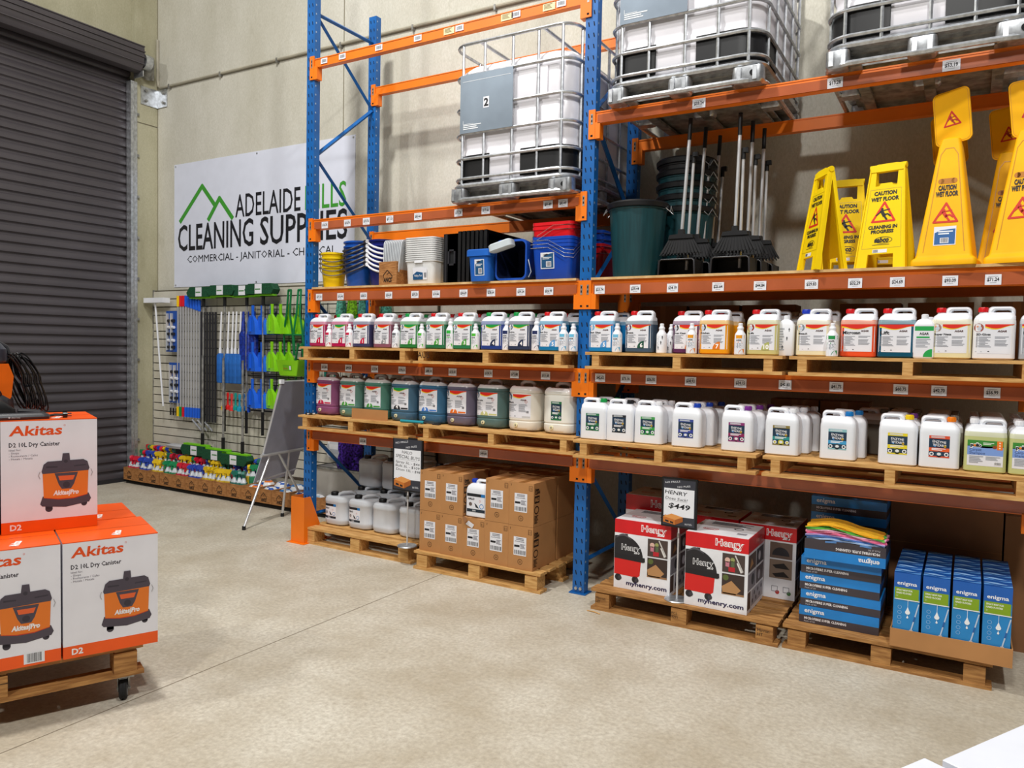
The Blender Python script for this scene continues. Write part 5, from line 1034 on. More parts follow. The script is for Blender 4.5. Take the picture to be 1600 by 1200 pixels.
# ---- tray of mop boxes
def tray(b):
    W, D, H = .565, .66, .098
    b.box(0, W, 0, .006, 0, H, 'card'); b.box(0, W, D-.006, D, 0, H, 'card'); b.box(0, .006, .006, D-.006, 0, H, 'card'); b.box(W-.006, W, .006, D-.006, 0, H, 'card'); b.box(.006, W-.006, .006, D-.006, 0, .005, 'card')
tr = solo('cardboard_tray', 'open brown cardboard tray holding the blue and green mop boxes', 'tray', tray, (4.733, -.24, zc))
def mop_box(x, y, ds, front):
    t = thing('mop_box', ds, 'box', (x, y, zc+.006), 0, 'blue and green mop boxes in the tray'); W, D, H = .126, .10, .40
    Bl = M('mblue', '2488cc', .35, var=.05)
    def body(b): b.box(0, W, 0, D, 0, H, Bl); b.box(-.0004, W+.0004, -.0004, D+.0004, H*.93, H+.0004, M('mdeep', '1450a0', .35))
    part('carton_box', t, body, 'mbx')
    if front:
        def pr(b):
            p = Print(b, y=-.001); p.rect(0, H*.80, W, H, ink('1c60b8'), 0); p.text('enigma', W*.12, H*.84, .020, ink('f4f6fa'), w=W*.76, bold=.02)
            p.rect(W*.04, H*.64, W*.96, H*.80, ink('86a81c'), 1); p.text('SPRAY MOP FOR', W*.1, H*.755, .009, ink('e8f0d8'), w=W*.62, bold=.04); p.text('HARD FLOORS', W*.1, H*.715, .009, ink('e8f0d8'), w=W*.58, bold=.04); p.text('S1', W*.1, H*.675, .008, ink('e8f0d8'))
            p.band(W*.04, W, H*.64, lambda t: -.003, lambda t: .002, ink('f0f4f6'), 2)
            for q, r in ((.47, .012), (.40, .005)): p.disc(W*.56, H*q, r, ink('f4f8fc'), 2); p.poly([(W*.56-r*.8, H*q+r*.4), (W*.56+r*.8, H*q+r*.4), (W*.56, H*q+r*2.6)], ink('f4f8fc'), 2)
            p.rect(W*.553, H*.53, W*.567, H*.64, ink('f4f8fc'), 2)
            for k in range(4): p.hoop(W*.25, H*(.32+.07*k), .010, .0015, ink('a8d0f0'), n=10)
            p.disc(W*.24, H*.165, .019, ink('f4f8fc'), 2); p.disc(W*.24, H*.165, .016, ink('86b01c'), 3); p.text('S1', W*.24, H*.15, .013, ink('f4f8fc'), l=4, al='c')
            p.rect(0, 0, W, H*.07, ink('c8b8b0'), 1); p.poly([(W*.55, H*.02), (W*.75, H*.02), (W*.78, H*.24), (W*.66, H*.24)], ink('dcd4d0'), 2); p.stroke([(W*.72, H*.24), (W*.97, H*.60)], .006, ink('c0d0e4'), 3); p.stroke([(W*.80, H*.36), (W*.84, H*.42)], .007, ink('2a60a8'), 4)
        part('front_print', t, pr, 'mpr')
    def sw(b):
        p = Print(b, f=lambda u, y, v: (u, v, H+.0006-y)); 
        p.band(0, W, D*.2, lambda t: .01*sin(t*6), lambda t: .016+.014*sin(t*6+1), ink('5c98d8'), 1); p.band(0, W, D*.6, lambda t: .008*sin(t*5+2), lambda t: .012+.012*sin(t*5), ink('88b4e4'), 1)
    part('top_print', t, sw, 'mtp')
for c in range(4):
    for r in range(6): mop_box(4.743+c*.139, -.228+r*.1045, ('front box of the ' + ORD[c] + ' mop box column from the left') if r == 0 else 'mop box in the %s row back, %s column of the tray' % (ORD[r], ORD[c]), r == 0)
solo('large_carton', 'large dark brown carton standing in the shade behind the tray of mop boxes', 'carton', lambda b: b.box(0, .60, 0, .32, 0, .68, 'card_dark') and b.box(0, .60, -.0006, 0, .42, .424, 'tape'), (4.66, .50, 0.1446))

for k_, (xx, hh) in enumerate(((5.27, .80), )): solo('large_carton', 'large dark carton added to darken the gap at the right picture edge, beside the mop boxes', 'carton', lambda b: b.box(0, .5, 0, .35, 0, hh, 'card_dark') and b.box(.2, .25, -.0006, 0, 0, hh, 'tape'), (xx, .50, 0))  # added dark carton, covers the bright wall in this gap

# ================================================================== left of the racking: crates, tool wall, easel
yb = .69
solo('plinth', 'low plinth coloured shadow-dark under the row of small wooden crates', 'plinth', lambda b: b.box(-3.80, -.02, .73, 1.10, 0, .05, M('shadow_dark_base', '1c1712', .9)))  # near-black colour stands for the shadow below the crates
for i in range(15):
    c = thing('wooden_crate', 'small wooden crate with burnt house logo on the floor, %s from the roller door' % (ORD + ['fifteenth'])[i] if i < 14 else 'small wooden crate with burnt house logo, hidden right behind the orange guard', 'crate', (-3.795+i*.237, yb+random.uniform(0, .008), .05), 0, 'row of small wooden crates along the wall')
    part('crate_body', c, lambda b: crate(b, .232, .36, .150, mat='crate_wood'), 'crb'); part('burnt_logo', c, lambda b: crate_logo(b, .232, -.0006, .02, .95), 'crl')
def spray(x, y, z, col, ds, cn, rz=0):
    t = thing('spray_bottle', ds, 'bottle', (x, y, z), rz, 'bagged spray bottles with %s triggers in the crates' % cn)
    m = M('trig_'+col, col, .4)
    part('bottle_body', t, lambda b: b.loft([(0, .038, .030, .012), (.008, .042, .034, .014), (.13, .042, .034, .014), (.175, .024, .022, .014), (.20, .014, .014, .011), (.215, .014, .014, .011)], 'clear_tint', 16), 'spb')
    def hd(b): b.cyl((0, 0, .205), (0, 0, .232), .02, m, 10); b.prism([(-.065, .25), (-.06, .228), (.03, .228), (.042, .248), (.028, .272), (-.04, .272)], -.016, .016, m); b.prism([(-.04, .232), (-.025, .232), (-.036, .175), (-.048, .18)], -.008, .008, m)
    part('trigger_head', t, hd, ('sph', col))
    part('tinted_wrap', t, lambda b: b.loft([(.01, .0435, .0355, .014), (.15, .0435, .0355, .014)], M('wrap_'+col, col, .5, alpha=.8), 16, (0, 0)), ('spw', col))
cols = [('d81838', 'red'), ('2448b8', 'blue'), ('f0c818', 'yellow'), ('109058', 'green'), ('d81838', 'red'), ('3450c0', 'blue'), ('f0c818', 'yellow'), ('f0c818', 'yellow'), ('187868', 'teal')]
for i, (c, n) in enumerate(cols):
    for j in range(6):
        cc2, nn = (c, n) if j < 3 else cols[(i*2+j) % 9]
        spray(-3.795+i*.237+.05+(j % 3)*.066, yb+.065+(j//3)*.14+random.uniform(0, .02), .064+(.0 if j < 3 else .06), cc2, '%s triggered spray bottle, %s %s in the %s crate from the roller door' % (nn, 'front' if j < 3 else 'middle', ('left', 'centre', 'right')[j % 3], ORD[i]), nn, rz=random.uniform(0, 6))
    for j in range(4): # a second tier further back
        c3, n3 = cols[(i+j*3) % 9]
        spray(-3.795+i*.237+.04+j*.055, yb+.31, .064+.115, c3, '%s triggered spray bottle propped high at the back, %s one of the %s crate' % (n3, ORD[j], ORD[i]), n3, rz=random.uniform(0, 6))
def pack(b, w, d, h, mats, seed):
    r = random.Random(seed); n = 18; m = 8; vs = []; fs = []
    for j in range(m+1):
        v = j/m
        for k in range(n):
            a = 2*pi*k/n; q = sin(pi*(.06+.88*v)); rr = q*(1+.12*r.uniform(-1, 1)); vs.append((cos(a)*w/2*rr, sin(a)*d/2*rr, (1-cos(pi*v))/2*h))
    for j in range(m):
        for k in range(n): fs.append((j*n+k, j*n+(k+1) % n, (j+1)*n+(k+1) % n, (j+1)*n+k))
    fs += [tuple(range(n-1, -1, -1)), tuple(range(m*n, m*n+n))]
    b.add(vs, fs, [M('pk_'+mats[(f//3 + f//n) % len(mats)], mats[(f//3+f//n) % len(mats)], .3) for f in range(len(fs))])
for i, (ms, ds) in enumerate(((('f4f4f6', 'f4f4f6', 'f08030', 'f4f4f6', '2458b0'), 'white plastic pack with orange and blue print'), (('f4f4f6', 'f0f0f4', '2c60c0'), 'white plastic pack with blue print'), (('f4f4f6', '1c70b8', '1c70b8', 'f4f4f6'), 'blue and white plastic pack'), (('c83048', 'f0f0f4', '2c50a8', 'e8e8ec'), 'red white and blue plastic pack'), (('dcdce4', 'a8c4d8', 'f0f0f4'), 'clear plastic pack with pale contents'), (('b8c8c4', '3c7c78', 'e4e4e8'), 'clear plastic pack with teal contents'))):
    for j in range(2): solo('cloth_pack', ds + ' in the ' + (ORD + ['fifteenth'])[9+i] + ' crate, ' + ('front' if j == 0 else 'rear'), 'pack', lambda b: pack(b, .20, .16, .15, ms, i*3+j), (-3.795+(9+i)*.237+.116, yb+.095+j*.165, .064+.03*j), radians(10*(i-2)), 'packs in the right hand crates')
solo('silver_bag', 'crinkled silver transparent bag hanging on the tool wall, seen past the left post', 'bag', lambda b: pack(b, .26, .08, .26, ['e0e4e8', 'c0c4cc', 'f0f2f4'], 4), (-.62, 1.05, .52))
ml = lambda *a: None
def hook_pole(name, label, cat, x, y, z0, z1, r, mat, group, cap=None, capz=.10, capb=None):
    t = thing(name, label, cat, (x, y, z0), 0, group); L = z1-z0
    part('pole', t, lambda b: b.tube([(0, 0, .0), (0, 0, L)], r, mat, 8), ('hp', name, round(L, 2), r, mat))
    if cap: part('end_grip', t, lambda b: b.tube([(0, 0, L-capz), (0, 0, L)], r*1.5, M('grip_'+cap, cap, .4), 8), ('hc', cap, round(L, 2), r))
    part('wall_hook', t, lambda b: b.tube([(0, r, L*.93), (0, 1.109-y, L*.93)], .004, 'galv_dull', 6), ('wk', round(L, 2), r, round(y, 3)))
    if capb: part('end_ferrule', t, lambda b: b.tube([(0, 0, 0), (0, 0, capz*.9)], r*1.5, M('grip_'+capb, capb, .4), 8), ('hf', capb, round(L, 2), r))
    return t
for i, c in enumerate(('f0c818', 'd81828', 'd81828', '2060d8', '2060d8', '2060d8', '2060d8', '2060d8', '2060d8')):
    nm = {'f0c818': 'yellow', 'd81828': 'red', '2060d8': 'blue'}[c]
    hook_pole('mop_pole', 'long silver mop handle with %s end grip, %s from the left' % (nm, ORD[i]), 'handle', -3.20+i*.050, 1.02, .84, 2.30-.012*max(0, i-3), .012, 'alu', 'long silver mop handles hanging upright', c, .13, c if i != 1 else '109048')
for i in range(6):
    t = hook_pole('squeegee_pole', 'dark grey telescopic pole with angled squeegee foot, %s from the left' % ORD[i], 'pole', -2.735+i*.040, 1.0+.008*i, .80, 2.10, .013, 'charcoal', 'dark grey telescopic poles beside the silver handles')
    if i % 2 == 0: part('squeegee_foot', t, lambda b: b.tube([(-.14, -.02, .02), (.0, 0, -.10)], .012, 'galv', 8), 'sqf')
tt = thing('flat_mop', 'white flat mop with slim white handle hanging at the left edge of the tool wall', 'mop', (-3.62, 1.0, .95))
part('mop_head', tt, lambda b: b.box(-.16, .22, -.05, .05, 1.27, 1.33, 'white')); part('handle', tt, lambda b: b.tube([(0, 0, 1.28), (.16, -.0, .0)], .011, 'white', 8))
tt = thing('flat_mop', 'grey flat mop resting under the blue gripped handles near the floor', 'mop', (-3.08, .96, .46))
part('mop_head', tt, lambda b: b.loft([(0, .20, .05, .03), (.03, .21, .06, .03), (.05, .16, .04, .03)], 'grey_plastic', 20)); part('bracket', tt, lambda b: b.box(-.05, .05, -.02, .02, -.06, 0, 'black'))
for (z0, z1, nn) in ((1.62, 2.12, 'upper'), (1.00, 1.49, 'lower')):
    for i in range(2):
        def bl(b):
            b.box(0, .13, -.004, .004, 0, z1-z0, ink('2050a8')); b.box(.03, .055, -.03, -.004, .02, z1-z0-.03, M('clear')); p = Print(b, y=-.0045); p.poly([(.0, (z1-z0)*.55), (.05, (z1-z0)*.6), (.04, (z1-z0)*.85), (.0, (z1-z0)*.9)], ink('e0a878'), 1); p.text('SPRAY', .012, .03, .02, ink('f0f4fa'), w=.05)
            for k in range(5): b.tube([(.06, -.02, .06+k*.08), (.10, -.02, .06+k*.08)], .018, 'white' if k % 2 else 'charcoal', 8)
        solo('blister_pack', '%s blue blister pack of window tools, %s one of two' % (nn, ('left', 'right')[i]), 'pack', bl, (-3.44+i*.095+(.06 if nn == 'lower' else 0), 1.03-.012*i, z0), 0, 'blue blister packs on the tool wall', key=('blp', nn))
for i in range(3): hook_pole('slim_squeegee', 'thin silver squeegee handle with black end under the blue blister packs, %s of three' % ORD[i], 'handle', -3.40+i*.055, 1.06, .84, 1.02, .006, 'alu', 'thin squeegee handles', None, .1, '101014')
# brooms with green heads hanging at the top and resting at the bottom
def green_head(b, w=.40):
    b.prism([(-w/2, 0), (w/2, 0), (w/2+.03, .05), (w/2-.01, .115), (-w/2+.03, .115), (-w/2-.03, .05)], -.05, .05, M('brush_green', '084c2c', .8, var=.2, sc=60, bump=.5)); b.box(-w/2, w/2, -.03, .03, -.018, 0, M('lime_base', '7cd018', .4))
    b.box(-.06, .05, -.052, -.0505, .005, .11, 'paper'); p = Print(b, y=-.0526); p.rect(-.055, .045, .03, .06, ink('5a8c5a'), 0)
for i, x in enumerate((-2.72, -2.32, -1.97, -1.68)):
    t = thing('broom', 'green bristled broom hung head up on the tool wall, %s from the left' % ORD[i], 'broom', (x, 1.0-.02*(i % 2), 0), 0, 'green brooms hung head up')
    part('broom_head', t, green_head, 'gh', loc=(0, 0, 2.275+.01*(i % 2))); part('handle', t, lambda b: b.tube([(.02, 0, .72+.0*i), (.02, 0, 2.29)], .0125, 'galv_dull', 8), 'gbh'); part('grip', t, lambda b: b.tube([(.02, 0, .72), (.02, 0, .98)], .017, 'black', 8) and b.tube([(.02, 0, 2.16), (.02, 0, 2.29)], .019, 'black', 8), 'gbg')
for i, x in enumerate((-2.72, -2.33, -1.98)):
    t = thing('broom', 'green and lime broom standing head down above the crates, %s from the left' % ORD[i], 'broom', (x, .93-.02*i, .44-.02*i), 0, 'green brooms standing head down')
    part('broom_head', t, lambda b: (b.__setattr__('T', Matrix.Rotation(pi, 4, 'Y')), green_head(b, .42))[0], 'ghd', loc=(0, 0, .09)); part('handle', t, lambda b: b.tube([(.10, 0, .10), (.10, 0, 1.15)], .013, 'galv_dull', 8), 'gdh'); part('socket', t, lambda b: b.tube([(.10, 0, .10), (.10, 0, .24)], .020, 'black', 8), 'gds')
for i in range(6):
    t = thing('duster', 'white handled duster with blue sleeve, %s from the left' % ORD[i], 'duster', (-2.40+i*.065, 1.0+.006*(i % 2), 1.28), 0, 'white handled blue dusters')
    part('sleeve', t, lambda b: b.loft([(0, .036, .02, .015), (.02, .044, .026, .02), (.32, .042, .026, .02), (.34, .02, .015, .01)], M('sleeve_blue', '1c64b8', .8, var=.1, sc=20), 16), 'slv'); part('handle', t, lambda b: b.tube([(0, 0, .33), (0, 0, .42), (.02, 0, .82)], .0095, 'white', 8) and b.tube([(0, 0, .33), (0, 0, .40)], .016, 'white', 8), 'slh')
for i in range(3): solo('feather_duster', 'navy packaged duster hanging right of the white handled ones, %s of three' % ORD[i], 'duster', lambda b: b.loft([(0, .035, .025, .02), (.03, .045, .03, .02), (.40, .05, .03, .02), (.45, .02, .02, .01), (.66, .012, .012, .01)], M('navy', '16349c', .5, var=.3, sc=30), 16), (-2.03+i*.075+(.03 if i == 2 else 0), 1.02, 1.44), 0, 'navy packaged dusters', key='nvd')
def dustpan(b, mat):
    b.T = Matrix.Diagonal((1.12, 1.1, 1.12, 1))
    b.add([(-.11, -.02, 0), (.11, -.02, 0), (.085, -.02, .13), (.035, -.02, .19), (-.035, -.02, .19), (-.085, -.02, .13), (-.11, .045, 0), (.11, .045, 0), (.085, .02, .13), (.035, -.0, .19), (-.035, -.0, .19), (-.085, .02, .13)],
          [(0, 5, 4, 3, 2, 1)] + [(i, i+1, i+7, i+6) for i in range(1, 5)] + [(5, 0, 6, 11), (0, 1, 7, 6), (6, 7, 8, 9, 10, 11)], mat)
    b.loft([(.17, .02, .012, .01), (.24, .018, .012, .01), (.29, .022, .012, .01)], mat, 12); b.box(-.012, .012, -.04, -.022, .03, .17, mat)
Bm = M('dp_blue', '1c66e0', .4); Lm = M('dp_lime', '8fd81a', .4)
for (row, z0, n1, n2) in (('top', 1.84, 3, 4), ('middle', 1.43, 2, 3), ('bottom', 1.02, 3, 3)):
    for i in range(n1): solo('dustpan_brush', 'blue dustpan set in the %s row, %s blue one' % (row, ORD[i]), 'dustpan', lambda b: dustpan(b, Bm), (-1.84+i*.115, .99+.03*i, z0), radians(-18), 'blue dustpan sets', key='dpb')
    for i in range(n2): solo('dustpan_brush', 'lime green dustpan set in the %s row, %s lime one' % (row, ORD[i]), 'dustpan', lambda b: dustpan(b, Lm), (-1.52+i*.10, .98+.03*i, z0+.01), radians(-18), 'lime green dustpan sets', key='dpl')
for i, (c, n) in enumerate((('f0d010', 'yellow'), ('e02020', 'red'), ('e84040', 'light red'), ('109890', 'teal'), ('20a0c8', 'light blue'), ('1c78d0', 'blue'), ('2050c8', 'deep blue'))):
    solo('scrub_brush', '%s small scrub brush hanging under the blue dusters' % n, 'brush', lambda b: b.loft([(0, .03, .02, .015), (.04, .032, .022, .018), (.06, .012, .012, .01), (.13, .010, .008, .007), (.17, .02, .010, .009), (.20, .012, .008, .007)], M('sb_'+c, c, .4), 14), (-2.36+i*.068, 1.02, .96+.01*(i % 2)), 0, 'row of small scrub brushes')
def scoop(b, mat, w=.13, L=.62):
    for s in (-1, 1): b.tube([(s*w*.55, 0, .0), (s*w*.5, -.02, .25), (s*w*.18, -.02, .45), (s*w*.16, 0, L)], .011, mat, 8)
    b.tube([(-w*.5, -.02, .22), (w*.5, -.02, .22)], .010, mat, 8); b.tube([(-w*.16, 0, L), (w*.16, 0, L)], .014, mat, 8)
for i, (x, c, n) in enumerate(((-1.27, '0c7038', 'dark green'), (-1.12, '0c7a44', 'green'), (-.97, '0c6858', 'teal green'), (-.84, '0c5c50', 'dark teal'))):
    solo('litter_scoop', '%s long handled litter scoop hanging above the lime bin' % n, 'scoop', lambda b: scoop(b, M('sc_'+c, c, .4), L=.70), (x, 1.0, 1.62), 0, 'long handled litter scoops', key=('scp', i))
    solo('litter_scoop', '%s litter scoop in the lower row, half behind the blue post' % n, 'scoop', lambda b: scoop(b, M('sc_'+c, c, .4), L=.42), (x+.20, .98, 1.30), 0, 'lower litter scoops', key=('scq', i))
lbn = thing('lime_bin', 'lime green scoop bin hanging on the tool wall above the easel', 'bin', (-1.12, .93, 1.40))
part('bin_body', lbn, lambda b: b.loft([(0, .12, .08, .015), (.01, .13, .09, .015), (.17, .17, .11, .02), (.17, .17, .11, .02), (.17, .16, .10, .02), (.03, .12, .08, .015)], Lm, 20)); part('bin_label', lbn, lambda b: (lambda p: (p.rect(-.06, .06, .07, .12, ink('70b818'), 0), p.text('Scoop', -.05, .075, .02, ink('c04818'), w=.06), p.rect(.035, .07, .06, .11, 'paper', 1)))(Print(b, warp=lambda x, z: -.09-.125*(z-.01), y=-.002)))
def wire_rack(b):
    for z in (2.17, 1.80, 1.76, 1.40, 1.36, .99): b.tube([(-1.92, 1.04, z), (-.30, 1.04, z)], .005, 'charcoal', 6)
    for k in range(9): b.tube([(-1.9+k*.19, 1.05, .98), (-1.9+k*.19, 1.05, 2.18)], .005, 'charcoal', 6)
solo('wire_rack', 'dark wire grid rack behind the dustpans on the tool wall', 'rack', wire_rack)
solo('fluffy_duster', 'purple fluffy microfibre duster hanging behind the left post near the floor', 'duster', lambda b: b.loft([(0, .10, .035, .03), (.03, .15, .05, .04), (.12, .16, .06, .04), (.22, .14, .045, .04), (.26, .15, .05, .04), (.38, .145, .05, .04), (.45, .08, .03, .03)], M('purple_fluff', '6238c4', .95, var=.5, sc=45, bump=1, bsc=90), 40), (-.40, 1.03, .40), 0)
for i in range(5): solo('green_cloth_bundle', ('lime green' if i % 2 else 'sea green') + ' fringed duster seen over the crimson jerrycans, %s from the left' % ORD[i], 'duster', lambda b: (b.tube([(0, 0, .33), (0, .108, .33)], .004, 'galv_dull', 6), b.loft([(0, .05, .03, .02), (.04, .06, .04, .02), (.30, .035, .03, .02), (.36, .015, .012, .01)], M('gc_l' if i % 2 else 'gc_s', '8cd01c' if i % 2 else '4c9c88', .7, var=.4, sc=50), 14))[1], (-.52+i*.15, 1.0, 1.96), 0, 'fringed dusters seen through the racking')

# ---- easel
es = thing('flipchart_easel', 'silver flipchart easel seen from behind, standing before the tool wall', 'easel', (-.75, .40, 0))
def eb(b):
    P1 = [(-.68, .13, .68), (-.78, .80, .68), (-.585, .835, 1.385), (-.475, .165, 1.385)]
    n = (Vector(P1[1])-Vector(P1[0])).cross(Vector(P1[3])-Vector(P1[0])).normalized()*-.012
    b.add([tuple(Vector(p)) for p in P1] + [tuple(Vector(p)-n) for p in P1], [(0, 1, 2, 3), (7, 6, 5, 4)] + [(i, (i+1) % 4, (i+1) % 4+4, i+4) for i in range(4)], M('board_back', 'b2b4c4', .4, .1, var=.05))
ofs = (.75, -.40, 0)
part('writing_board', es, eb, loc=ofs)
part('board_frame', es, lambda b: b.tube([(-.68, .13, .68), (-.78, .80, .68), (-.585, .835, 1.385), (-.475, .165, 1.385)], .011, 'alu', 6, closed=True), loc=ofs)
part('pad_panel', es, lambda b: b.add([(-.70, .14, .66), (-.79, .72, .66), (-.87, .70, .40), (-.79, .12, .40), (-.71, .14, .66), (-.80, .72, .66), (-.88, .70, .40), (-.80, .12, .40)], [(0, 1, 2, 3), (7, 6, 5, 4), (0, 3, 7, 4), (1, 5, 6, 2), (3, 2, 6, 7)], M('board_back')) , loc=ofs)
part('support_rail', es, lambda b: b.tube([(-.665, .10, .675), (-.775, .84, .675)], .016, 'alu', 6), loc=ofs); part('lower_rail', es, lambda b: b.tube([(-.74, .12, .42), (-.80, .66, .47)], .008, 'alu', 6), loc=ofs)
for i, (a, c) in enumerate((((-.70, .24, .67), (-.686, -.081, .02)), ((-.72, .36, .67), (-.886, .906, .02)), ((-.70, .52, 1.0), (-.835, .52, .02)))):
    lg = part('leg', es, lambda b: b.tube([a, c], .0125, 'alu', 10), loc=ofs); part('foot', lg, lambda b: b.tube([(c[0], c[1], 0), (c[0], c[1], .035)], .017, 'rubber', 10))
part('corner_clip', es, lambda b: b.box(-.49, -.46, .15, .19, 1.365, 1.405, 'white'), loc=ofs)

# ================================================================== wheeled pallet of orange and white cartons
RZ = radians(67.1); OX, OY = 1.572, -2.967
def stk(x, y): return (OX + x*cos(RZ) - y*sin(RZ), OY + x*sin(RZ) + y*cos(RZ))
px_, py_ = stk(-.86, .02)
dp = pallet(px_, py_, .128, 'wheeled timber pallet under the orange and white cartons at the left', 1.20, .86, .146, 'wood_dark', group='timber pallets', rz=RZ, nd=6)
def caster(b):
    b.box(-.05, .05, -.05, .05, .120, .1275, 'galv_dull'); b.lathe([(.03, .105), (.035, .112), (.03, .12)], 'galv', 16)
    for s in (-1, 1): b.prism([(-.028, .11), (.028, .11), (.02, .045), (.0, .032), (-.012, .045)], s*.024-.002, s*.024+.002, 'galv_dull')
    b.tube([(.0, -.030, .052), (0, .030, .052)], .007, 'galv', 10)
def wheel(b):
    b.T = Matrix.Translation((0, 0, .052)) @ Matrix.Rotation(pi/2, 4, 'X')
    b.lathe([(.018, -.017), (.046, -.017), (.052, -.011), (.052, -.004), (.050, 0), (.052, .004), (.052, .011), (.046, .017), (.018, .017)], 'rubber', 24); b.lathe([(.018, -.018), (.036, -.0175), (.036, .0175), (.018, .018)], M('wheel_core', '8a8d92', .5), 20)
for cxx, cyy in ((1.12, .06), (.08, .06), (1.12, .78), (.08, .78)):
    c = part('caster', dp, caster, 'caster', loc=(cxx, cyy, -.128), rot=(0, 0, radians(75))); part('wheel', c, wheel, 'cwheel')
part('stamped_mark', dp, lambda b: (lambda p: (p.text('P3', 0, .03, .035, ink('2c1c0e'), bold=.03), p.rect(-.01, .02, .08, .023, ink('2c1c0e')), p.text('08', .0, -.008, .022, ink('2c1c0e'))))(Print(b)), loc=(.57, .002, .062))
def canister_picture(p, x0, z0, w, h, l=1):
    D = ink('4c4450'); D2 = ink('37313c'); O = ink('e87a24'); O2 = ink('c8381c')
    p.disc(x0+w*.17, z0+h*.05, w*.07, D2, l); p.disc(x0+w*.86, z0+h*.10, w*.06, D2, l); p.rect(x0+w*.10, z0+h*.04, x0+w*.24, z0+h*.14, D2, l); p.rect(x0+w*.80, z0+h*.09, x0+w*.92, z0+h*.16, D2, l)
    p.poly([(x0, z0+h*.14), (x0+w*.04, z0+h*.10), (x0+w*.5, z0+h*.06), (x0+w*.96, z0+h*.12), (x0+w, z0+h*.18), (x0+w*.95, z0+h*.28), (x0+w*.05, z0+h*.27)], D, l+1)
    p.poly([(x0+w*.07, z0+h*.24), (x0+w*.35, z0+h*.20), (x0+w*.65, z0+h*.20), (x0+w*.93, z0+h*.25), (x0+w*.93, z0+h*.27), (x0+w*.07, z0+h*.27)], O2, l+2)
    p.poly([(x0+w*.07, z0+h*.25), (x0+w*.35, z0+h*.215), (x0+w*.65, z0+h*.215), (x0+w*.93, z0+h*.26), (x0+w*.95, z0+h*.70), (x0+w*.05, z0+h*.68)], O, l+3)
    p.poly([(x0+w*.05, z0+h*.66), (x0+w*.95, z0+h*.68), (x0+w*.97, z0+h*.72), (x0+w*.93, z0+h*.84), (x0+w*.85, z0+h*.88), (x0+w*.15, z0+h*.87), (x0+w*.07, z0+h*.82), (x0+w*.03, z0+h*.70)], D, l+4)
    p.poly([(x0+w*.12, z0+h*.76), (x0+w*.34, z0+h*.76), (x0+w*.34, z0+h*.78), (x0+w*.12, z0+h*.79)], D2, l+5); p.poly([(x0+w*.66, z0+h*.76), (x0+w*.9, z0+h*.77), (x0+w*.9, z0+h*.79), (x0+w*.66, z0+h*.78)], D2, l+5)
    p.poly([(x0+w*.40, z0+h*.72), (x0+w*.60, z0+h*.72), (x0+w*.57, z0+h), (x0+w*.44, z0+h)], D, l+6); p.disc(x0+w*.50, z0+h*.86, w*.04, D2, l+7)
    p.poly([(x0+w*.28, z0+h*.66), (x0+w*.74, z0+h*.66), (x0+w*.66, z0+h*.46), (x0+w*.60, z0+h*.38), (x0+w*.42, z0+h*.38), (x0+w*.36, z0+h*.46)], D, l+5); p.poly([(x0+w*.35, z0+h*.61), (x0+w*.68, z0+h*.61), (x0+w*.64, z0+h*.53), (x0+w*.38, z0+h*.53)], ink('e86430'), l+6); p.disc(x0+w*.51, z0+h*.45, w*.07, D2, l+6)
    for s in (.0, 1.0): p.stroke([(x0+w*(s*1.0), z0+h*.70), (x0+w*(s*1.06-.03), z0+h*.64), (x0+w*(s*1.0), z0+h*.58)], w*.012, ink('a8a4a8'), l+7)
    p.text('Akitas|Pro', x0+w*.50, z0+h*.28, h*.075, ink('f4f0f0'), l=l+6, al='c', w=w*.50, bold=.05, skew=.15)
def dbox(x, y, z, ds, full=True, bar=False):
    X, Yy = stk(x, y); t = thing('orange_carton', ds, 'carton', (X, Yy, z), RZ, 'orange and white vacuum cartons'); W, D, H = .397, .418, .535; Or = M('orange_print', 'f4590a', .35, var=.03); Wt = M('white_print', 'e9e8f0', .35, var=.02)
    def body(b):
        b.box(0, W, 0, D, 0, H*.105, Or); b.box(0, W, 0, D, H*.105, H*.992, Wt); b.box(-.0005, W+.0005, -.0005, D+.0005, H*.992, H, Or); b.box(0, W, D/2-.003, D/2+.003, H, H+.0006, M('seam', 'c84a08', .5))
    part('carton_box', t, body, 'akb')
    def pr(b):
        p = Print(b, y=-.0004, th=.0003); A = ink('e8500c'); K = ink('3c3640')
        p.text('Akitas', W*.08, H*.865, H*.085, A, w=W*.54, bold=.022, skew=.12, l=1); p.hoop(W*.65, H*.945, .004, .001, A, 1, 10)
        p.text('D2 10L Dry Canister', W*.08, H*.765, H*.038, K, w=W*.52, bold=.02, l=1)
        for k, q in enumerate(('Ideal for:', '- Shops', '- Restaurants / Cafes', '- Hotels / Motels')): p.text(q, W*.08, H*(.73-.026*k), H*.018, ink('7a7480'), l=1)
        canister_picture(p, W*.39, H*.17, W*.54, H*.52)
        p.text('D2', W*.085, H*.030, H*.05, ink('f4f0f0'), l=1, bold=.03)
        if bar: p.rect(W*.64, H*.02, W*.84, H*.115, 'paper', 1); p.barcode(W*.67, H*.03, W*.81, H*.105, 2)
    part('front_print', t, pr, ('akp', bar))
    def tp(b):
        p = Print(b, f=lambda u, y, v: (u, v, H+.0010-y)); p.text('Akitas', W*.60, D*.08, .035, ink('f6f0ec'), w=.10, bold=.04, rot=radians(78))
    part('top_print', t, tp, 'akt'); return t
dbox(0, 0, .2745, 'orange and white carton at the bottom right of the stack, nearest the caster'); dbox(-.405, .006, .2745, 'orange and white carton at the bottom left with a barcode, cut by the picture edge', bar=True)
dbox(-.02, .43, .2745, 'orange and white carton at the back of the lower layer, mostly its orange top showing'); dbox(-.43, .435, .2745, 'orange and white carton at the hidden back left corner of the lower layer')
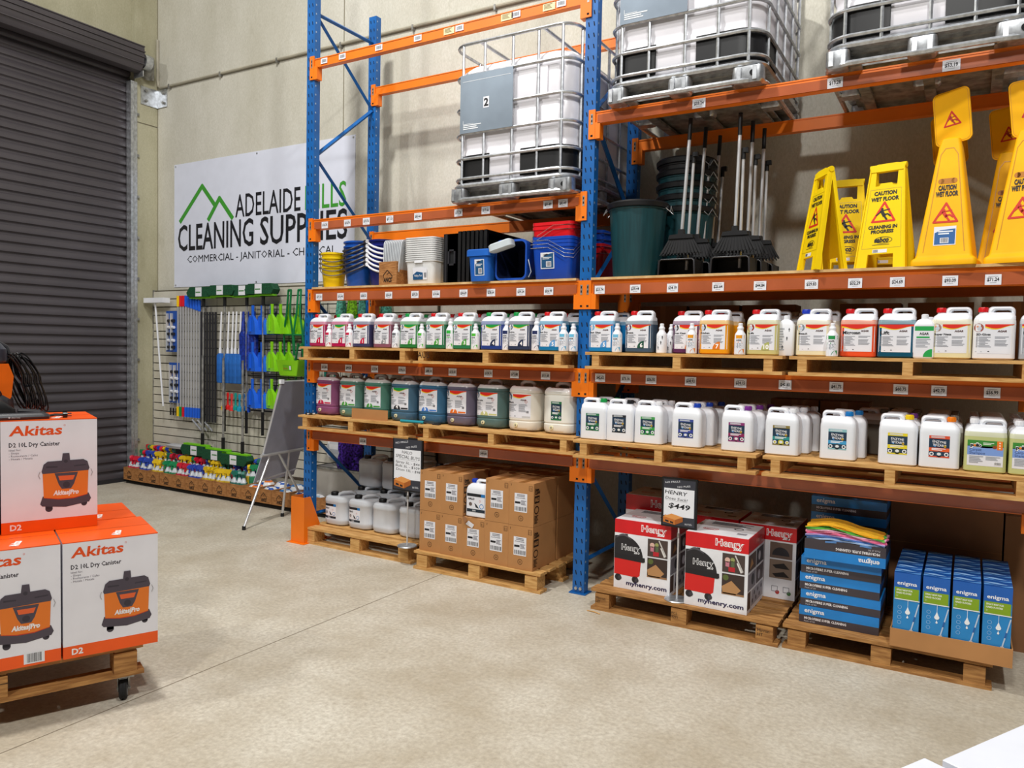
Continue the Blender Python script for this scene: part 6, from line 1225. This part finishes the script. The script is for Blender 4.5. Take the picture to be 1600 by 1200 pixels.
dbox(-.217, .30, .8105, 'orange and white carton on the upper layer, carrying the black floor nozzle'); dbox(-.622, .31, .8105, 'orange and white carton of the upper layer beyond the left picture edge')
# vacuum cleaner
zv = 1.3462
vx, vy = stk(-.29, .56)
vc = thing('vacuum_cleaner', 'black and orange vacuum cleaner standing on the top carton at the left edge', 'vacuum cleaner', (vx, vy, zv), RZ)
part('body', vc, lambda b: b.loft([(.0, .13, .12, .05), (.02, .14, .13, .06), (.09, .135, .125, .06), (.13, .10, .10, .05), (.26, .09, .09, .05), (.27, .085, .085, .05)], 'charcoal', 28))
part('orange_shell', vc, lambda b: b.prism([(.045, .26), (.115, .26), (.135, .20), (.125, .10), (.10, .06), (.07, .12)], -.105, -.04, M('vac_orange', 'f06a0c', .3)) , label='bright orange side shell')
part('head', vc, lambda b: b.loft([(.255, .10, .09, .04), (.275, .115, .10, .05), (.33, .11, .10, .05), (.365, .08, .08, .04)], M('vac_navy', '272b3a', .3), 24) and b.tube([(-.02, 0, .36), (.04, -.0, .385), (.11, -.0, .34), (.13, 0, .27)], .012, 'charcoal', 8), label='dark navy motor head')
part('dust_cylinder', vc, lambda b: b.lathe([(.05, .08), (.055, .085), (.055, .26), (.05, .265)], 'clear_tint', 20, (.0, -.10)), label='clear dust cylinder')
part('hose', vc, lambda b: b.tube([(-.05, -.12, .18), (-.02, -.16, .12), (.03, -.17, .10), (.07, -.15, .13)], .024, 'charcoal', 10))
def coil(b):
    r = random.Random(3)
    for i in range(11):
        o = i/10-.5; x0 = .145+o*.07; pts = []
        for k in range(25):
            a = 2*pi*k/24; up_ = (1+cos(a))/2
            pts.append((x0 + .038*sin(a)*(1 if up_ > .5 else .7) + (1-up_)*.085 + o*.03*(1-up_), -.02+o*.06+r.uniform(-.002, .002), .03 + up_*.27 + .012*sin(i*2.3)))
        b.tube(pts[:-1], .0042, 'black_gloss', 6, closed=True)
    b.tube([(.19, -.05, .15), (.20, .0, .145), (.21, .05, .15), (.22, .0, .152), (.21, -.055, .150)], .005, 'black_gloss', 6)
part('cord_coil', vc, coil, label='black power cord hanging in a long coil')
nx, ny = stk(-.185, .36)
nz = thing('floor_nozzle', 'flat black floor nozzle lying on the top carton in front of the vacuum cleaner', 'nozzle', (nx, ny, zv), RZ+radians(4))
part('nozzle_plate', nz, lambda b: b.loft([(0, .165, .045, .02), (.012, .17, .05, .03), (.022, .165, .045, .03), (.032, .14, .032, .02)], 'charcoal', 24)); part('neck', nz, lambda b: b.loft([(.03, .05, .03, .02, -.02, 0), (.05, .048, .03, .02, -.02, 0), (.085, .035, .028, .02, -.05, 0), (.09, .03, .025, .02, -.05, 0)], 'black', 20))
part('side_grip', nz, lambda b: b.tube([(.04, -.0, .04), (.13, 0, .03)], .012, 'charcoal', 8)); part('brand_mark', nz, lambda b: (lambda p: (p.disc(0, .004, .004, ink('c8c8cc'), 0), p.text('AKITAS', .008, 0, .007, ink('c8c8cc'), w=.035)))(Print(b)), loc=(.0, -.0508, .008))
qx, qy = stk(.02, .37)
pg = thing('power_plug', 'black three pin power plug lying on the top carton right of the nozzle', 'plug', (qx, qy, zv+.014), RZ)
part('plug_body', pg, lambda b: b.tube([(-.035, .03, -.005), (-.01, .02, 0), (.01, 0.01, 0), (.03, 0, 0)], .006, 'black', 8) and b.tube([(.02, 0, 0), (.028, 0, 0), (.04, 0, 0)], .0135, 'black_gloss', 12)); part('pins', pg, lambda b: [b.box(.04, .058, -.001, .001, q-.003, q+.003, 'chrome') for q in (-.006, .006)] and None, label='bright metal pins')
part('cord', pg, lambda b: b.tube([(-.035, .03, -.008), (-.08, .05, -.0095), (-.13, .08, -.0095), (-.19, .11, -.0095)], .0042, 'black_gloss', 6))

# ================================================================== white cartons nearest the camera
RW = radians(61); Wb = M('white_carton', 'e9edf8', .45, var=.015)
def wbox(lx, ly, W, D, ds, mark):
    X = 5.025 + lx*cos(RW) - ly*sin(RW); Yy = -2.437 + lx*sin(RW) + ly*cos(RW)
    t = thing('white_carton', ds, 'carton', (X, Yy, 0), RW, 'white cartons at the lower right corner')
    part('carton_box', t, lambda b: b.loft([(0, W/2, D/2, .004, W/2, D/2), (.597, W/2, D/2, .004, W/2, D/2), (.6, W/2-.003, D/2-.003, .004, W/2, D/2)], Wb, 16))
    if mark:
        def tp(b):
            p = Print(b, f=lambda u, y, v: (u, v, .6006-y)); p.lines(.10, .10, .40, .26, 4, ink('8d90a8'), 1, 5); p.disc(.09, .31, .012, ink('f8faff'), 1)
        part('top_print', t, tp)
wbox(0, -.42, .55, .42, 'white carton cut by the lower right corner of the picture, right of a thin gap', True)
wbox(-.53, -.39, .495, .42, 'white carton at the bottom edge of the picture, left of a thin gap', False)
solo('wood_splinter', 'thin wood splinter lying on the floor in front of the weathered pallet', 'splinter', lambda b: b.tube([(-.05, .0, .004), (0, .004, .006), (.05, -.003, .004)], .004, 'wood', 5), (2.985, -.30, 0), radians(-8))
